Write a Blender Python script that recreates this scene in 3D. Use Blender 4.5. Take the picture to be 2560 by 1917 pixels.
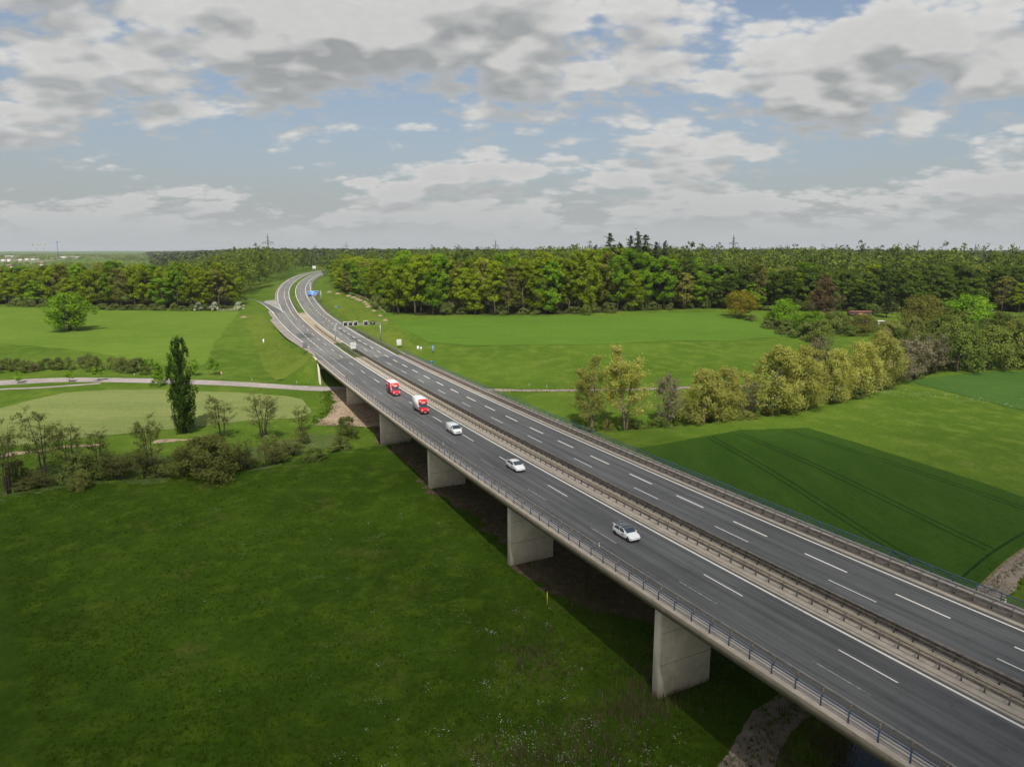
import bpy, bmesh, math, random
import numpy as np
from mathutils import Vector, Matrix
from mathutils.geometry import delaunay_2d_cdt

for _o in list(bpy.data.objects):
    bpy.data.objects.remove(_o, do_unlink=True)
scene = bpy.context.scene
COL = scene.collection
random.seed(7)
rng = np.random.default_rng(11)

# ------------------------------------------------------------------ camera
cam_d = bpy.data.cameras.new("camera")
cam = bpy.data.objects.new("camera", cam_d)
COL.objects.link(cam)
cam_d.sensor_fit = 'HORIZONTAL'
cam_d.sensor_width = 36.0
cam_d.lens = 36.0 * 1775.0 / 2560.0
cam_d.clip_start = 0.5
cam_d.clip_end = 40000.0
cam.location = (0.0, 0.0, 50.5)
cam.rotation_euler = (math.radians(90.0) - math.atan((958.5 - 622.0) / 1775.0), 0.0, 0.0)
scene.camera = cam

# ------------------------------------------------------------------ view
scene.view_settings.view_transform = 'Standard'
scene.view_settings.look = 'None'
scene.view_settings.gamma = 1.0
scene.view_settings.use_curve_mapping = False
scene.view_settings.exposure = 0.10
scene.cycles.max_bounces = 6
scene.cycles.diffuse_bounces = 2
scene.cycles.glossy_bounces = 2
scene.cycles.transmission_bounces = 3
scene.cycles.transparent_max_bounces = 8
scene.cycles.volume_bounces = 0

# ------------------------------------------------------------------ sun
SUN_EL = math.radians(53.0)
TO_SUN = Vector((0.10 * math.cos(SUN_EL), -0.995 * math.cos(SUN_EL), math.sin(SUN_EL))).normalized()
sun_d = bpy.data.lights.new("sun", 'SUN')
sun_d.energy = 5.0
sun_d.angle = math.radians(0.55)
sun_d.color = (1.0, 0.955, 0.88)
sun = bpy.data.objects.new("sun", sun_d)
COL.objects.link(sun)
sun.location = (60, -600, 900)
sun.rotation_euler = TO_SUN.to_track_quat('Z', 'Y').to_euler()

# ------------------------------------------------------------------ sky with broken cumulus
world = bpy.data.worlds.new("World")
scene.world = world
world.use_nodes = True
_nt = world.node_tree
for _n in list(_nt.nodes):
    _nt.nodes.remove(_n)
SKY_STRENGTH = 0.12

def _N(t, **kw):
    n = _nt.nodes.new(t)
    for k, v in kw.items():
        setattr(n, k, v)
    return n

def _L(a, b):
    _nt.links.new(a, b)

def _m(op, a, b=None, c=None, clamp=False):
    n = _N('ShaderNodeMath', operation=op, use_clamp=clamp)
    for i, v in enumerate((a, b, c)):
        if v is None:
            continue
        if hasattr(v, 'links'):
            _L(v, n.inputs[i])
        else:
            n.inputs[i].default_value = v
    return n.outputs[0]

def _vm(op, a, b=None, scale=None):
    n = _N('ShaderNodeVectorMath', operation=op)
    for i, v in enumerate((a, b)):
        if v is None:
            continue
        if hasattr(v, 'links'):
            _L(v, n.inputs[i])
        else:
            n.inputs[i].default_value = v
    if scale is not None:
        if hasattr(scale, 'links'):
            _L(scale, n.inputs['Scale'])
        else:
            n.inputs['Scale'].default_value = scale
    return n.outputs[0]

def _sstep(x, lo, hi):
    n = _N('ShaderNodeMapRange', interpolation_type='SMOOTHSTEP')
    _L(x, n.inputs['Value'])
    for nm, v in (('From Min', lo), ('From Max', hi)):
        if hasattr(v, 'links'):
            _L(v, n.inputs[nm])
        else:
            n.inputs[nm].default_value = v
    return n.outputs['Result']

def _mix(fac, a, b):
    n = _N('ShaderNodeMix', data_type='RGBA', blend_type='MIX')
    for i, v in ((0, fac), (6, a), (7, b)):
        if hasattr(v, 'links'):
            _L(v, n.inputs[i])
        elif i == 0:
            n.inputs[i].default_value = v
        else:
            n.inputs[i].default_value = (*v, 1.0)
    return n.outputs[2]

_sky = _N('ShaderNodeTexSky', sky_type='NISHITA')
_sky.sun_disc = False
_sky.sun_elevation = SUN_EL
_sky.sun_rotation = math.pi
_sky.air_density = 1.0
_sky.dust_density = 3.5
_sky.ozone_density = 1.6
_geo = _N('ShaderNodeNewGeometry')
_dir = _vm('SCALE', _geo.outputs['Incoming'], scale=-1.0)
_sep = _N('ShaderNodeSeparateXYZ')
_L(_dir, _sep.inputs[0])
_dz = _m('MAXIMUM', _sep.outputs[2], 0.0)
_inv = _m('DIVIDE', 1.0, _m('MAXIMUM', _dz, 0.012))
_far = _m('MULTIPLY', _inv, 1.25)
CLOUD_OFF = (19.78, -15.12, 0.0)

def _cloud_noise(zmul, zadd, detail, rough=0.55, scale=1.75, puff=2.0):
    """cumulus field on a flattened dome; zmul / zadd look a little higher or lower in the sky"""
    den = _m('MULTIPLY_ADD', _dz, zmul, 0.30 + zadd)
    p = _vm('SCALE', _dir, scale=_m('DIVIDE', 1.0, den))
    p = _vm('MULTIPLY', p, (0.80, 1.0, 0.0))
    p = _vm('ADD', p, CLOUD_OFF)
    z = _N('ShaderNodeTexNoise', noise_dimensions='2D')
    z.inputs['Scale'].default_value = scale
    z.inputs['Detail'].default_value = detail
    z.inputs['Roughness'].default_value = rough
    z.inputs['Lacunarity'].default_value = 2.1
    z.inputs['Distortion'].default_value = 0.0
    _L(p, z.inputs['Vector'])
    v = _N('ShaderNodeTexVoronoi', voronoi_dimensions='2D', feature='F1')
    v.inputs['Scale'].default_value = scale * 4.2
    v.inputs['Detail'].default_value = puff
    v.inputs['Roughness'].default_value = 0.55
    v.inputs['Lacunarity'].default_value = 2.3
    _L(p, v.inputs['Vector'])
    return _m('MULTIPLY_ADD', v.outputs['Distance'], -0.185, _m('ADD', z.outputs['Fac'], 0.085))

_n1 = _cloud_noise(1.0, 0.0, 8.0, 0.55)
_nb = _cloud_noise(1.10, 0.018, 4.0, 0.50, puff=1.0)
_na = _cloud_noise(1.0, 0.0, 4.0, 0.50, puff=1.0)
_thr = 0.376
_al = _sstep(_n1, _thr - 0.01, _thr + 0.11)
_al = _m('MULTIPLY', _al, 0.97)
_lit = _m('MULTIPLY_ADD', _m('SUBTRACT', _na, _nb), 7.0, 0.52, clamp=True)
_fine = _m('MULTIPLY', _m('SUBTRACT', _n1, _na), 1.8)
_lit = _m('ADD', _lit, _fine, clamp=True)
_thick = _sstep(_na, _thr + 0.05, _thr + 0.25)
_lo = _mix(_thick, (0.425, 0.435, 0.44), (0.285, 0.295, 0.297))
_hi = _mix(_thick, (0.73, 0.715, 0.69), (0.62, 0.61, 0.59))
_c = _mix(_lit, _lo, _hi)
_acc = _vm('SCALE', _c, scale=_al)
_T = _m('SUBTRACT', 1.0, _al)
_skyc = _vm('SCALE', _sky.outputs[0], scale=SKY_STRENGTH)
_skyc = _vm('MULTIPLY', _skyc, (1.0, 1.0, 1.0))
_tot = _vm('ADD', _acc, _vm('SCALE', _skyc, scale=_T))
# aerial haze towards the horizon
_hz = _m('POWER', 2.718, _m('MULTIPLY', _far, -0.042))
_hz = _m('SUBTRACT', 1.0, _hz, clamp=True)
_fin = _mix(_hz, _tot, (0.455, 0.475, 0.48))
world.cycles.sampling_method = 'MANUAL'
world.cycles.sample_map_resolution = 512
_bg = _N('ShaderNodeBackground')
_L(_vm('SCALE', _fin, scale=1.0 / SKY_STRENGTH), _bg.inputs['Color'])
_bg.inputs['Strength'].default_value = SKY_STRENGTH
_out = _N('ShaderNodeOutputWorld')
_L(_bg.outputs[0], _out.inputs['Surface'])

# ------------------------------------------------------------------ survey of the place
CENTRE = [[113.39, -68.49],[101.27, -46.62],[89.16, -24.75],[77.05, -2.88],[64.94, 18.99],[52.83, 40.86],[40.74, 62.75],[28.84, 84.74],[17.24, 106.88],[5.94, 129.18],[-5.09, 151.61],[-15.88, 174.17],[-26.45, 196.82],[-36.86, 219.55],[-47.11, 242.35],[-57.22, 265.21],[-67.22, 288.13],[-77.11, 311.09],[-86.86, 334.11],[-96.46, 357.19],[-105.9, 380.34],[-115.16, 403.56],[-124.22, 426.86],[-133.07, 450.24],[-141.7, 473.71],[-150.06, 497.27],[-158.12, 520.93],[-165.84, 544.71],[-173.18, 568.61],[-180.1, 592.63],[-186.62, 616.76],[-192.77, 641.0],[-198.56, 665.31],[-204.02, 689.71],[-209.17, 714.17],[-214.03, 738.7],[-218.53, 763.29],[-222.56, 787.96],[-226.01, 812.72],[-228.74, 837.56],[-230.64, 862.49],[-231.57, 887.47],[-231.44, 912.46],[-230.48, 937.44],[-228.88, 962.39],[-226.6, 987.28],[-223.62, 1012.1],[-219.97, 1036.83],[-215.63, 1061.45],[-210.61, 1085.94],[-204.92, 1110.28],[-198.56, 1134.45],[-191.54, 1158.44],[-183.85, 1182.23],[-175.51, 1205.8],[-166.52, 1229.12],[-156.89, 1252.19],[-146.63, 1274.98],[-135.74, 1297.49],[-124.24, 1319.68],[-112.13, 1341.55],[-99.41, 1363.07],[-86.11, 1384.23],[-72.23, 1405.02],[-57.78, 1425.42],[-42.77, 1445.41],[-27.21, 1464.98],[-11.12, 1484.11],[5.49, 1502.79],[22.61, 1521.0],[40.23, 1538.73],[58.33, 1555.97],[76.9, 1572.71],[95.93, 1588.92],[115.36, 1604.65],[134.94, 1620.2],[154.52, 1635.73],[174.11, 1651.27],[193.7, 1666.81]]
# stream beds: (line, half width, depth)
STREAM_L = [(-190, 118), (-150, 128), (-118, 139), (-97, 152), (-79, 155), (-64, 159), (-52, 168), (-38, 178), (-20, 186), (2, 190)]
STREAM_R = [(2, 190), (20, 193), (46, 197), (76, 209), (98, 221), (121, 241), (165, 279), (210, 290), (270, 300)]
RIVER = [(-10, 14), (12, 36), (33, 60), (44, 70), (70, 84), (110, 96), (190, 100)]
CARVES = [(STREAM_L, 3.6, 1.9), (STREAM_R, 3.6, 1.9), (RIVER, 6.5, 2.6)]
# ---------- terrain model (all in metres; x right, y ahead, z up) ----------
def smst(a, b, x):
    t = np.clip((x - a) / (b - a), 0, 1)
    return t * t * (3 - 2 * t)

def table(Y, Z, win):
    g = np.arange(-3000.0, 16000.0, 2.0)
    v = np.interp(g, Y, Z)
    k = np.hanning(int(win / 2) * 2 + 3)
    k /= k.sum()
    v = np.convolve(np.pad(v, len(k) // 2, mode='edge'), k, mode='valid')
    return g, v

TAB_L = table([-3000, 40, 73, 108, 145, 184, 230, 262, 300, 353, 450, 600, 900, 1500, 3000, 16000],
              [-3.6, -3.4, -2.5, -1.2, .6, 1.8, 3.2, 3.9, 6.4, 9.8, 13, 17, 22, 24, 22, 14], 26)
TAB_R = table([-3000, 40, 73, 108, 145, 184, 230, 250, 300, 340, 378, 450, 600, 900, 1500, 3000, 16000],
              [-3.6, -3.4, -2.5, -1.2, .6, 1.8, 3.2, 3.8, 7, 11, 14.2, 17, 19, 22, 24, 24, 16], 26)
TAB_ROAD = table([-3000, 120, 180, 250, 330, 430, 490, 545, 650, 800, 950, 1500, 3000],
                 [12, 12, 11.7, 11.2, 11.3, 12.2, 14.6, 16.4, 19.2, 22.0, 23.6, 26, 28], 30)
S_AB = 369.0            # station of the far abutment
HALF = 16.9

# centre line of the motorway, one point every 25 m of station
CL = np.array(CENTRE)
_s = np.arange(len(CL)) * 25.0
def _dense(step):
    # Catmull-Rom through the control points
    ss = np.arange(0, _s[-1], step)
    i = np.clip((ss // 25).astype(int), 0, len(CL) - 2)
    t = ((ss - i * 25) / 25.0)[:, None]
    p0 = CL[np.maximum(i - 1, 0)]; p1 = CL[i]; p2 = CL[i + 1]; p3 = CL[np.minimum(i + 2, len(CL) - 1)]
    return ss, .5 * ((2 * p1) + (-p0 + p2) * t + (2 * p0 - 5 * p1 + 4 * p2 - p3) * t * t + (-p0 + 3 * p1 - 3 * p2 + p3) * t ** 3)
RS, RC = _dense(1.0)
RT = np.gradient(RC, axis=0); RT /= np.linalg.norm(RT, axis=1)[:, None]
RN = np.c_[RT[:, 1], -RT[:, 0]]
RZ_ = np.interp(RC[:, 1], *TAB_ROAD)

def road(s, q, dz=0.0):
    """world point at station s (m along the motorway) and offset q (m to the right of its centre)"""
    c = np.array([np.interp(s, RS, RC[:, 0]), np.interp(s, RS, RC[:, 1])])
    n = np.array([np.interp(s, RS, RN[:, 0]), np.interp(s, RS, RN[:, 1])])
    p = c + n * q
    return np.array([p[0], p[1], np.interp(s, RS, RZ_) + dz])

def road_head(s):
    t = np.array([np.interp(s, RS, RT[:, 0]), np.interp(s, RS, RT[:, 1])])
    return t / np.linalg.norm(t)

def road_sq(x, y):
    x = np.atleast_1d(np.asarray(x, float)); y = np.atleast_1d(np.asarray(y, float))
    C = RC[::4]; out_s = np.empty(len(x)); out_q = np.empty(len(x))
    for a in range(0, len(x), 20000):
        xx = x[a:a + 20000]; yy = y[a:a + 20000]
        d = (xx[:, None] - C[None, :, 0]) ** 2 + (yy[:, None] - C[None, :, 1]) ** 2
        j = np.argmin(d, axis=1) * 4
        dx = xx - RC[j, 0]; dy = yy - RC[j, 1]
        out_s[a:a + 20000] = RS[j] + dx * RT[j, 0] + dy * RT[j, 1]
        out_q[a:a + 20000] = dx * RN[j, 0] + dy * RN[j, 1]
    return out_s, out_q

def base_z(x, y):
    x = np.atleast_1d(np.asarray(x, float)); y = np.atleast_1d(np.asarray(y, float))
    cx = np.interp(y, RC[:, 1], RC[:, 0])
    sh = 45 * smst(60, 170, x) + 30 * smst(170, 400, x)
    zl = np.interp(y, *TAB_L); zr = np.interp(y - sh, *TAB_R)
    w = smst(-40, 40, x - cx)
    z = zl * (1 - w) + zr * w
    ratio = x / np.maximum(y, 1)
    k = smst(-0.36, -0.52, ratio) * smst(470, 640, y)
    z = z * (1 - k) + 7.0 * k
    z = z - 8.5 * smst(.38, .76, ratio) * smst(450, 700, y)
    z = z + .35 * np.sin(x / 31.0 + 1.3) * np.sin(y / 43.0) + .12 * np.sin(x / 9.0 + y / 13.0)
    far = smst(700, 2500, y)
    z = z + far * (2.5 * np.sin(x / 310.0 + .4) * np.sin(y / 420.0 + 1.0) + 3 * np.sin(x / 900.0 - y / 1300.0))
    return z

def _carve(z, x, y, line, half, depth):
    L = np.array(line, float)
    best = np.full(len(x), 1e9)
    for a, b in zip(L[:-1], L[1:]):
        d = b - a; l2 = d @ d
        t = np.clip(((x - a[0]) * d[0] + (y - a[1]) * d[1]) / l2, 0, 1)
        e = np.hypot(x - a[0] - t * d[0], y - a[1] - t * d[1])
        best = np.minimum(best, e)
    return z - depth * (1 - smst(half * .45, half * 1.5, best))

def ground_z(x, y):
    x = np.atleast_1d(np.asarray(x, float)); y = np.atleast_1d(np.asarray(y, float))
    z = base_z(x, y)
    near = (y < 420) & (y > -200)
    if near.any():
        zz = z[near]
        for line, half, depth in CARVES:
            zz = _carve(zz, x[near], y[near], line, half, depth)
        z[near] = zz
    m = (y > 180) & (y < 1500) & (np.abs(x) < 900)
    if m.any():
        s, q = road_sq(x[m], y[m])
        zr = np.interp(s, RS, RZ_) - .28
        left_extra = np.interp(s, [400, 530, 567, 607, 640, 668, 705], [0, 2, 4, 8, 15, 15, 0])
        d = np.where(q < 0, np.maximum(-q - HALF - left_extra, 0), np.maximum(q - HALF, 0))
        ds = np.maximum(S_AB - s, 0)
        fill = zr - d / 1.7 - ds * 2.2
        cut = np.where(s > S_AB, zr + d / 2.2, 1e6)
        b = z[m]
        z[m] = np.minimum(np.maximum(b, fill), cut)
    return z

# ------------------------------------------------------------------ helpers
def tag(o, label=None, cat=None, group=None, kind=None):
    if label: o['label'] = label
    if cat: o['category'] = cat
    if group: o['group'] = group
    if kind: o['kind'] = kind
    return o

def mesh_np(name, V, F, mat=None, smooth=False):
    """mesh from vertex array and an array (or list) of faces, all of one size or mixed"""
    me = bpy.data.meshes.new(name)
    V = np.asarray(V, np.float32)
    me.vertices.add(len(V)); me.vertices.foreach_set('co', V.ravel())
    if isinstance(F, np.ndarray):
        n, k = F.shape
        loops = F.astype(np.int32).ravel(); starts = np.arange(n, dtype=np.int32) * k
    else:
        loops = np.array([i for f in F for i in f], np.int32)
        ln = np.array([len(f) for f in F]); starts = np.r_[0, np.cumsum(ln)[:-1]].astype(np.int32); n = len(F)
    me.loops.add(len(loops)); me.loops.foreach_set('vertex_index', loops)
    me.polygons.add(n); me.polygons.foreach_set('loop_start', starts)
    if smooth:
        me.polygons.foreach_set('use_smooth', np.ones(n, bool))
    me.update(calc_edges=True); me.validate()
    if mat: me.materials.append(mat)
    return me

def obj(name, me, parent=None, loc=None, rotz=None, scale=None):
    o = bpy.data.objects.new(name, me)
    COL.objects.link(o)
    if parent is not None: o.parent = parent
    if loc is not None: o.location = [float(c) for c in loc]
    if rotz is not None: o.rotation_euler = (0, 0, float(rotz))
    if scale is not None: o.scale = scale if hasattr(scale, '__len__') else (scale,) * 3
    return o

def empty(name, loc=(0, 0, 0), rotz=0.0):
    return obj(name, None, loc=loc, rotz=rotz)

class MB:
    """collects simple solids into one mesh"""
    def __init__(s): s.v = []; s.f = []
    def add(s, v, f):
        b = len(s.v); s.v += [tuple(map(float, p)) for p in v]; s.f += [tuple(i + b for i in q) for q in f]; return s
    def box(s, x0, x1, y0, y1, z0, z1):
        v = [(x0, y0, z0), (x1, y0, z0), (x1, y1, z0), (x0, y1, z0), (x0, y0, z1), (x1, y0, z1), (x1, y1, z1), (x0, y1, z1)]
        return s.add(v, [(3, 2, 1, 0), (4, 5, 6, 7), (0, 1, 5, 4), (1, 2, 6, 5), (2, 3, 7, 6), (3, 0, 4, 7)])
    def bar(s, a, b, w, h=None, up=(0, 0, 1)):
        a = Vector(a); b = Vector(b); h = h or w
        d = (b - a).normalized(); u = Vector(up)
        if abs(d.dot(u)) > .98: u = Vector((0, 1, 0))
        x = d.cross(u).normalized(); y = x.cross(d).normalized()
        v = [p + x * (sx * w / 2) + y * (sy * h / 2) for p in (a, b) for sx, sy in ((-1, -1), (1, -1), (1, 1), (-1, 1))]
        return s.add(v, [(0, 1, 2, 3), (7, 6, 5, 4), (0, 4, 5, 1), (1, 5, 6, 2), (2, 6, 7, 3), (3, 7, 4, 0)])
    def tube(s, pts, rad, n=6, cap=True):
        pts = [Vector(p) for p in pts]; rings = []; b = len(s.v)
        for i, p in enumerate(pts):
            d = (pts[min(i + 1, len(pts) - 1)] - pts[max(i - 1, 0)]).normalized()
            u = Vector((0, 0, 1)) if abs(d.z) < .9 else Vector((1, 0, 0))
            x = d.cross(u).normalized(); y = x.cross(d)
            r = rad[i] if hasattr(rad, '__len__') else rad
            for k in range(n):
                a = 2 * math.pi * k / n
                s.v.append(tuple(p + x * (r * math.cos(a)) + y * (r * math.sin(a))))
        for i in range(len(pts) - 1):
            for k in range(n):
                s.f.append((b + i * n + k, b + i * n + (k + 1) % n, b + (i + 1) * n + (k + 1) % n, b + (i + 1) * n + k))
        if cap:
            s.f.append(tuple(b + k for k in range(n))[::-1]); e = b + (len(pts) - 1) * n
            s.f.append(tuple(e + k for k in range(n)))
        return s
    def prism(s, poly, z0, z1):
        n = len(poly); b = len(s.v)
        s.v += [(float(x), float(y), float(z0)) for x, y in poly] + [(float(x), float(y), float(z1)) for x, y in poly]
        s.f.append(tuple(b + i for i in range(n))[::-1]); s.f.append(tuple(b + n + i for i in range(n)))
        for i in range(n):
            j = (i + 1) % n; s.f.append((b + i, b + j, b + n + j, b + n + i))
        return s
    def mesh(s, name, mat, smooth=False, bevel=0.0):
        me = mesh_np(name, s.v, s.f, mat, smooth)
        if bevel:
            bm = bmesh.new(); bm.from_mesh(me)
            bmesh.ops.recalc_face_normals(bm, faces=bm.faces)
            bmesh.ops.bevel(bm, geom=list(bm.edges), offset=bevel, segments=2, profile=.7, affect='EDGES', clamp_overlap=True)
            bm.to_mesh(me); bm.free()
        return me
    def build(s, name, mat, parent=None, **kw):
        sm = kw.pop('smooth', False); bv = kw.pop('bevel', 0.0)
        return obj(name, s.mesh(name, mat, sm, bv), parent, **kw)

# ------------------------------------------------------------------ materials
def new_mat(name):
    m = bpy.data.materials.new(name); m.use_nodes = True
    nt = m.node_tree
    for n in list(nt.nodes): nt.nodes.remove(n)
    out = nt.nodes.new('ShaderNodeOutputMaterial')
    return m, nt, out

class NT:
    def __init__(s, nt): s.nt = nt
    def n(s, t, **kw):
        x = s.nt.nodes.new(t)
        for k, v in kw.items(): setattr(x, k, v)
        return x
    def l(s, a, b): s.nt.links.new(a, b)
    def setv(s, inp, v):
        if hasattr(v, 'links'): s.l(v, inp)
        elif isinstance(v, (tuple, list)) and len(v) == 3 and inp.type == 'RGBA': inp.default_value = (*v, 1)
        else: inp.default_value = v
    def noise(s, vec, scale, detail=4, rough=.55, dim='3D', dist=0.0):
        x = s.n('ShaderNodeTexNoise', noise_dimensions=dim)
        x.inputs['Scale'].default_value = scale; x.inputs['Detail'].default_value = detail
        x.inputs['Roughness'].default_value = rough; x.inputs['Distortion'].default_value = dist
        s.l(vec, x.inputs['Vector']); return x.outputs['Fac']
    def ramp(s, fac, lo, hi):
        x = s.n('ShaderNodeMapRange', interpolation_type='SMOOTHSTEP')
        s.setv(x.inputs['Value'], fac); x.inputs['From Min'].default_value = lo; x.inputs['From Max'].default_value = hi
        return x.outputs['Result']
    def mix(s, fac, a, b, mode='MIX'):
        x = s.n('ShaderNodeMix', data_type='RGBA', blend_type=mode)
        s.setv(x.inputs[0], fac); s.setv(x.inputs[6], a); s.setv(x.inputs[7], b)
        return x.outputs[2]
    def math(s, op, a, b=0.0, clamp=False):
        x = s.n('ShaderNodeMath', operation=op, use_clamp=clamp)
        s.setv(x.inputs[0], a); s.setv(x.inputs[1], b); return x.outputs[0]
    def pos(s, stretch=None, rot=None):
        g = s.n('ShaderNodeNewGeometry').outputs['Position']
        if stretch is None: return g
        x = s.n('ShaderNodeMapping'); s.l(g, x.inputs['Vector'])
        if rot: x.inputs['Rotation'].default_value = (0, 0, rot)
        x.inputs['Scale'].default_value = stretch
        return x.outputs['Vector']
    def objpos(s): return s.n('ShaderNodeTexCoord').outputs['Object']
    def bump(s, h, dist, strength=1.0):
        x = s.n('ShaderNodeBump'); s.l(h, x.inputs['Height'])
        x.inputs['Distance'].default_value = dist; x.inputs['Strength'].default_value = strength
        return x.outputs['Normal']
    def bsdf(s, out, col, rough=.8, spec=.3, normal=None, metal=0.0, coat=0.0):
        b = s.n('ShaderNodeBsdfPrincipled')
        s.setv(b.inputs['Base Color'], col); s.setv(b.inputs['Roughness'], rough)
        b.inputs['Specular IOR Level'].default_value = spec; b.inputs['Metallic'].default_value = metal
        b.inputs['Coat Weight'].default_value = coat; b.inputs['Coat Roughness'].default_value = .05
        if normal is not None: s.l(normal, b.inputs['Normal'])
        s.l(b.outputs[0], out.inputs['Surface']); return b

def mat_plain(name, col, rough=.6, spec=.4, metal=0.0, coat=0.0, var=.12, scale=3.0):
    m, nt, out = new_mat(name); t = NT(nt)
    f = t.noise(t.pos(), scale, 5, .6)
    c = t.mix(t.ramp(f, .3, .7), tuple(c * (1 - var) for c in col), tuple(min(c * (1 + var), 1) for c in col))
    t.bsdf(out, c, rough, spec, None, metal, coat)
    return m

def mat_grass(name, dark, mid, light, dry=None, big=.018, fine=1.2, dry_amt=.0, stretch=(1, 1, 1), rot=0.0, bump=.12, rows=None):
    m, nt, out = new_mat(name); t = NT(nt)
    p = t.pos(stretch, rot)
    a = t.noise(p, big, 5, .6); b = t.noise(p, big * 9, 4, .6); c = t.noise(t.pos(), fine, 6, .75); d = t.noise(t.pos(), fine * 6, 3, .7)
    col = t.mix(t.ramp(a, .35, .68), dark, mid)
    col = t.mix(t.math('MULTIPLY', t.ramp(b, .42, .75), .75), col, light)
    if dry is not None:
        e = t.noise(p, big * 3.3, 6, .7)
        col = t.mix(t.math('MULTIPLY', t.ramp(e, .66 - dry_amt, .80 - dry_amt * .5), .8), col, dry)
    k = t.math('ADD', t.math('MULTIPLY', c, .9), t.math('MULTIPLY', d, .5))
    shade = t.n('ShaderNodeMapRange'); t.l(k, shade.inputs['Value'])
    shade.inputs['From Min'].default_value = .40; shade.inputs['From Max'].default_value = 1.0
    shade.inputs['To Min'].default_value = .62; shade.inputs['To Max'].default_value = 1.38
    col = t.mix(1.0, col, shade.outputs['Result'], 'MULTIPLY')
    if rows:
        w = t.n('ShaderNodeTexWave', wave_type='BANDS', bands_direction='X'); t.l(t.pos((1, 1, 1), rows[1]), w.inputs['Vector'])
        w.inputs['Scale'].default_value = rows[0]; w.inputs['Distortion'].default_value = 1.5; w.inputs['Detail'].default_value = 2
        col = t.mix(t.math('MULTIPLY', w.outputs['Fac'], rows[2]), col, dark)
    t.bsdf(out, col, .95, .04, t.bump(t.math('ADD', t.math('MULTIPLY', c, 1.0), b), bump * 4, .8))
    return m

def mat_leaf(name, cols, transl=.32, var_scale=.25, rand=True):
    """foliage: cols = (dark, mid, light); every tree and every clump differs a little"""
    m, nt, out = new_mat(name); t = NT(nt)
    at = t.n('ShaderNodeAttribute', attribute_name='tint', attribute_type='GEOMETRY').outputs['Fac']
    if rand:
        r = t.n('ShaderNodeObjectInfo').outputs['Random']
    else:
        r = t.n('ShaderNodeAttribute', attribute_name='tree', attribute_type='GEOMETRY').outputs['Fac']
    col = t.mix(r, cols[0], cols[1])
    col = t.mix(t.ramp(at, .35, 1.0), col, cols[2])
    f = t.n('ShaderNodeMapRange'); t.l(t.math('FRACT', t.math('MULTIPLY', r, 7.31)), f.inputs['Value'])
    f.inputs['To Min'].default_value = .68; f.inputs['To Max'].default_value = 1.22
    col = t.mix(1.0, col, f.outputs['Result'], 'MULTIPLY')
    d = t.n('ShaderNodeBsdfDiffuse'); t.l(col, d.inputs['Color'])
    tr = t.n('ShaderNodeBsdfTranslucent'); t.l(t.mix(.5, col, (cols[2][0] * 1.3, cols[2][1] * 1.25, cols[2][2] * .7)), tr.inputs['Color'])
    x = t.n('ShaderNodeMixShader'); x.inputs[0].default_value = transl
    t.l(d.outputs[0], x.inputs[1]); t.l(tr.outputs[0], x.inputs[2]); t.l(x.outputs[0], out.inputs['Surface'])
    return m

def mat_concrete(name, col, stain=.45, scale=.5):
    m, nt, out = new_mat(name); t = NT(nt)
    p = t.pos(); a = t.noise(p, scale, 6, .65); b = t.noise(t.pos((2.2, 2.2, .18)), 1.1, 6, .7); c = t.noise(p, 14, 4, .7)
    k = t.mix(t.ramp(a, .35, .7), tuple(v * .86 for v in col), tuple(v * 1.1 for v in col))
    k = t.mix(t.math('MULTIPLY', t.ramp(b, .52, .78), stain), k, (col[0] * .45, col[1] * .45, col[2] * .40))
    k = t.mix(t.math('MULTIPLY', t.ramp(c, .35, .7), .22), k, tuple(v * .7 for v in col))
    t.bsdf(out, k, .88, .25, t.bump(c, .01, .6))
    return m

def mat_asphalt(name, col, old=None, joint=366.7):
    """lane attribute = (offset, station, 0); past the bridge joint the surfacing is an older, paler one"""
    m, nt, out = new_mat(name); t = NT(nt)
    g = t.n('ShaderNodeAttribute', attribute_name='lane', attribute_type='GEOMETRY').outputs['Vector']
    mp = t.n('ShaderNodeMapping'); t.l(g, mp.inputs['Vector']); mp.inputs['Scale'].default_value = (1, .03, 1)
    p = mp.outputs['Vector']
    base = col
    if old is not None:
        sx = t.n('ShaderNodeSeparateXYZ'); t.l(g, sx.inputs[0]); base = t.mix(t.math('GREATER_THAN', sx.outputs[1], joint), col, old)
    a = t.noise(p, 1.0, 6, .65, '2D'); b = t.noise(t.pos(), .05, 5, .6); c = t.noise(t.pos(), 22, 3, .7); d = t.noise(t.pos(), .7, 5, .7)
    def mul(k, f, lo):
        s = t.n('ShaderNodeMapRange'); t.setv(s.inputs['Value'], f); s.inputs['To Min'].default_value = lo[0]; s.inputs['To Max'].default_value = lo[1]
        return t.mix(1.0, k, s.outputs['Result'], 'MULTIPLY')
    k = mul(base, t.ramp(a, .35, .68), (.77, 1.20)); k = mul(k, t.ramp(b, .40, .70), (1.06, .88)); k = mul(k, t.ramp(d, .5, .8), (1.04, .78)); k = mul(k, t.ramp(c, .3, .7), (.93, 1.10))
    t.bsdf(out, k, .82, .35, t.bump(c, .004, .5))
    return m

def mat_worn_paint(name, col, under, wear):
    m, nt, out = new_mat(name); t = NT(nt)
    a = t.noise(t.pos(), 2.2, 6, .75); b = t.noise(t.pos(), .12, 4, .6)
    k = t.ramp(t.math('ADD', t.math('MULTIPLY', a, .7), t.math('MULTIPLY', b, .5)), wear - .09, wear + .10)
    c = t.mix(k, under, col)
    t.bsdf(out, c, .65, .4)
    return m

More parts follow.
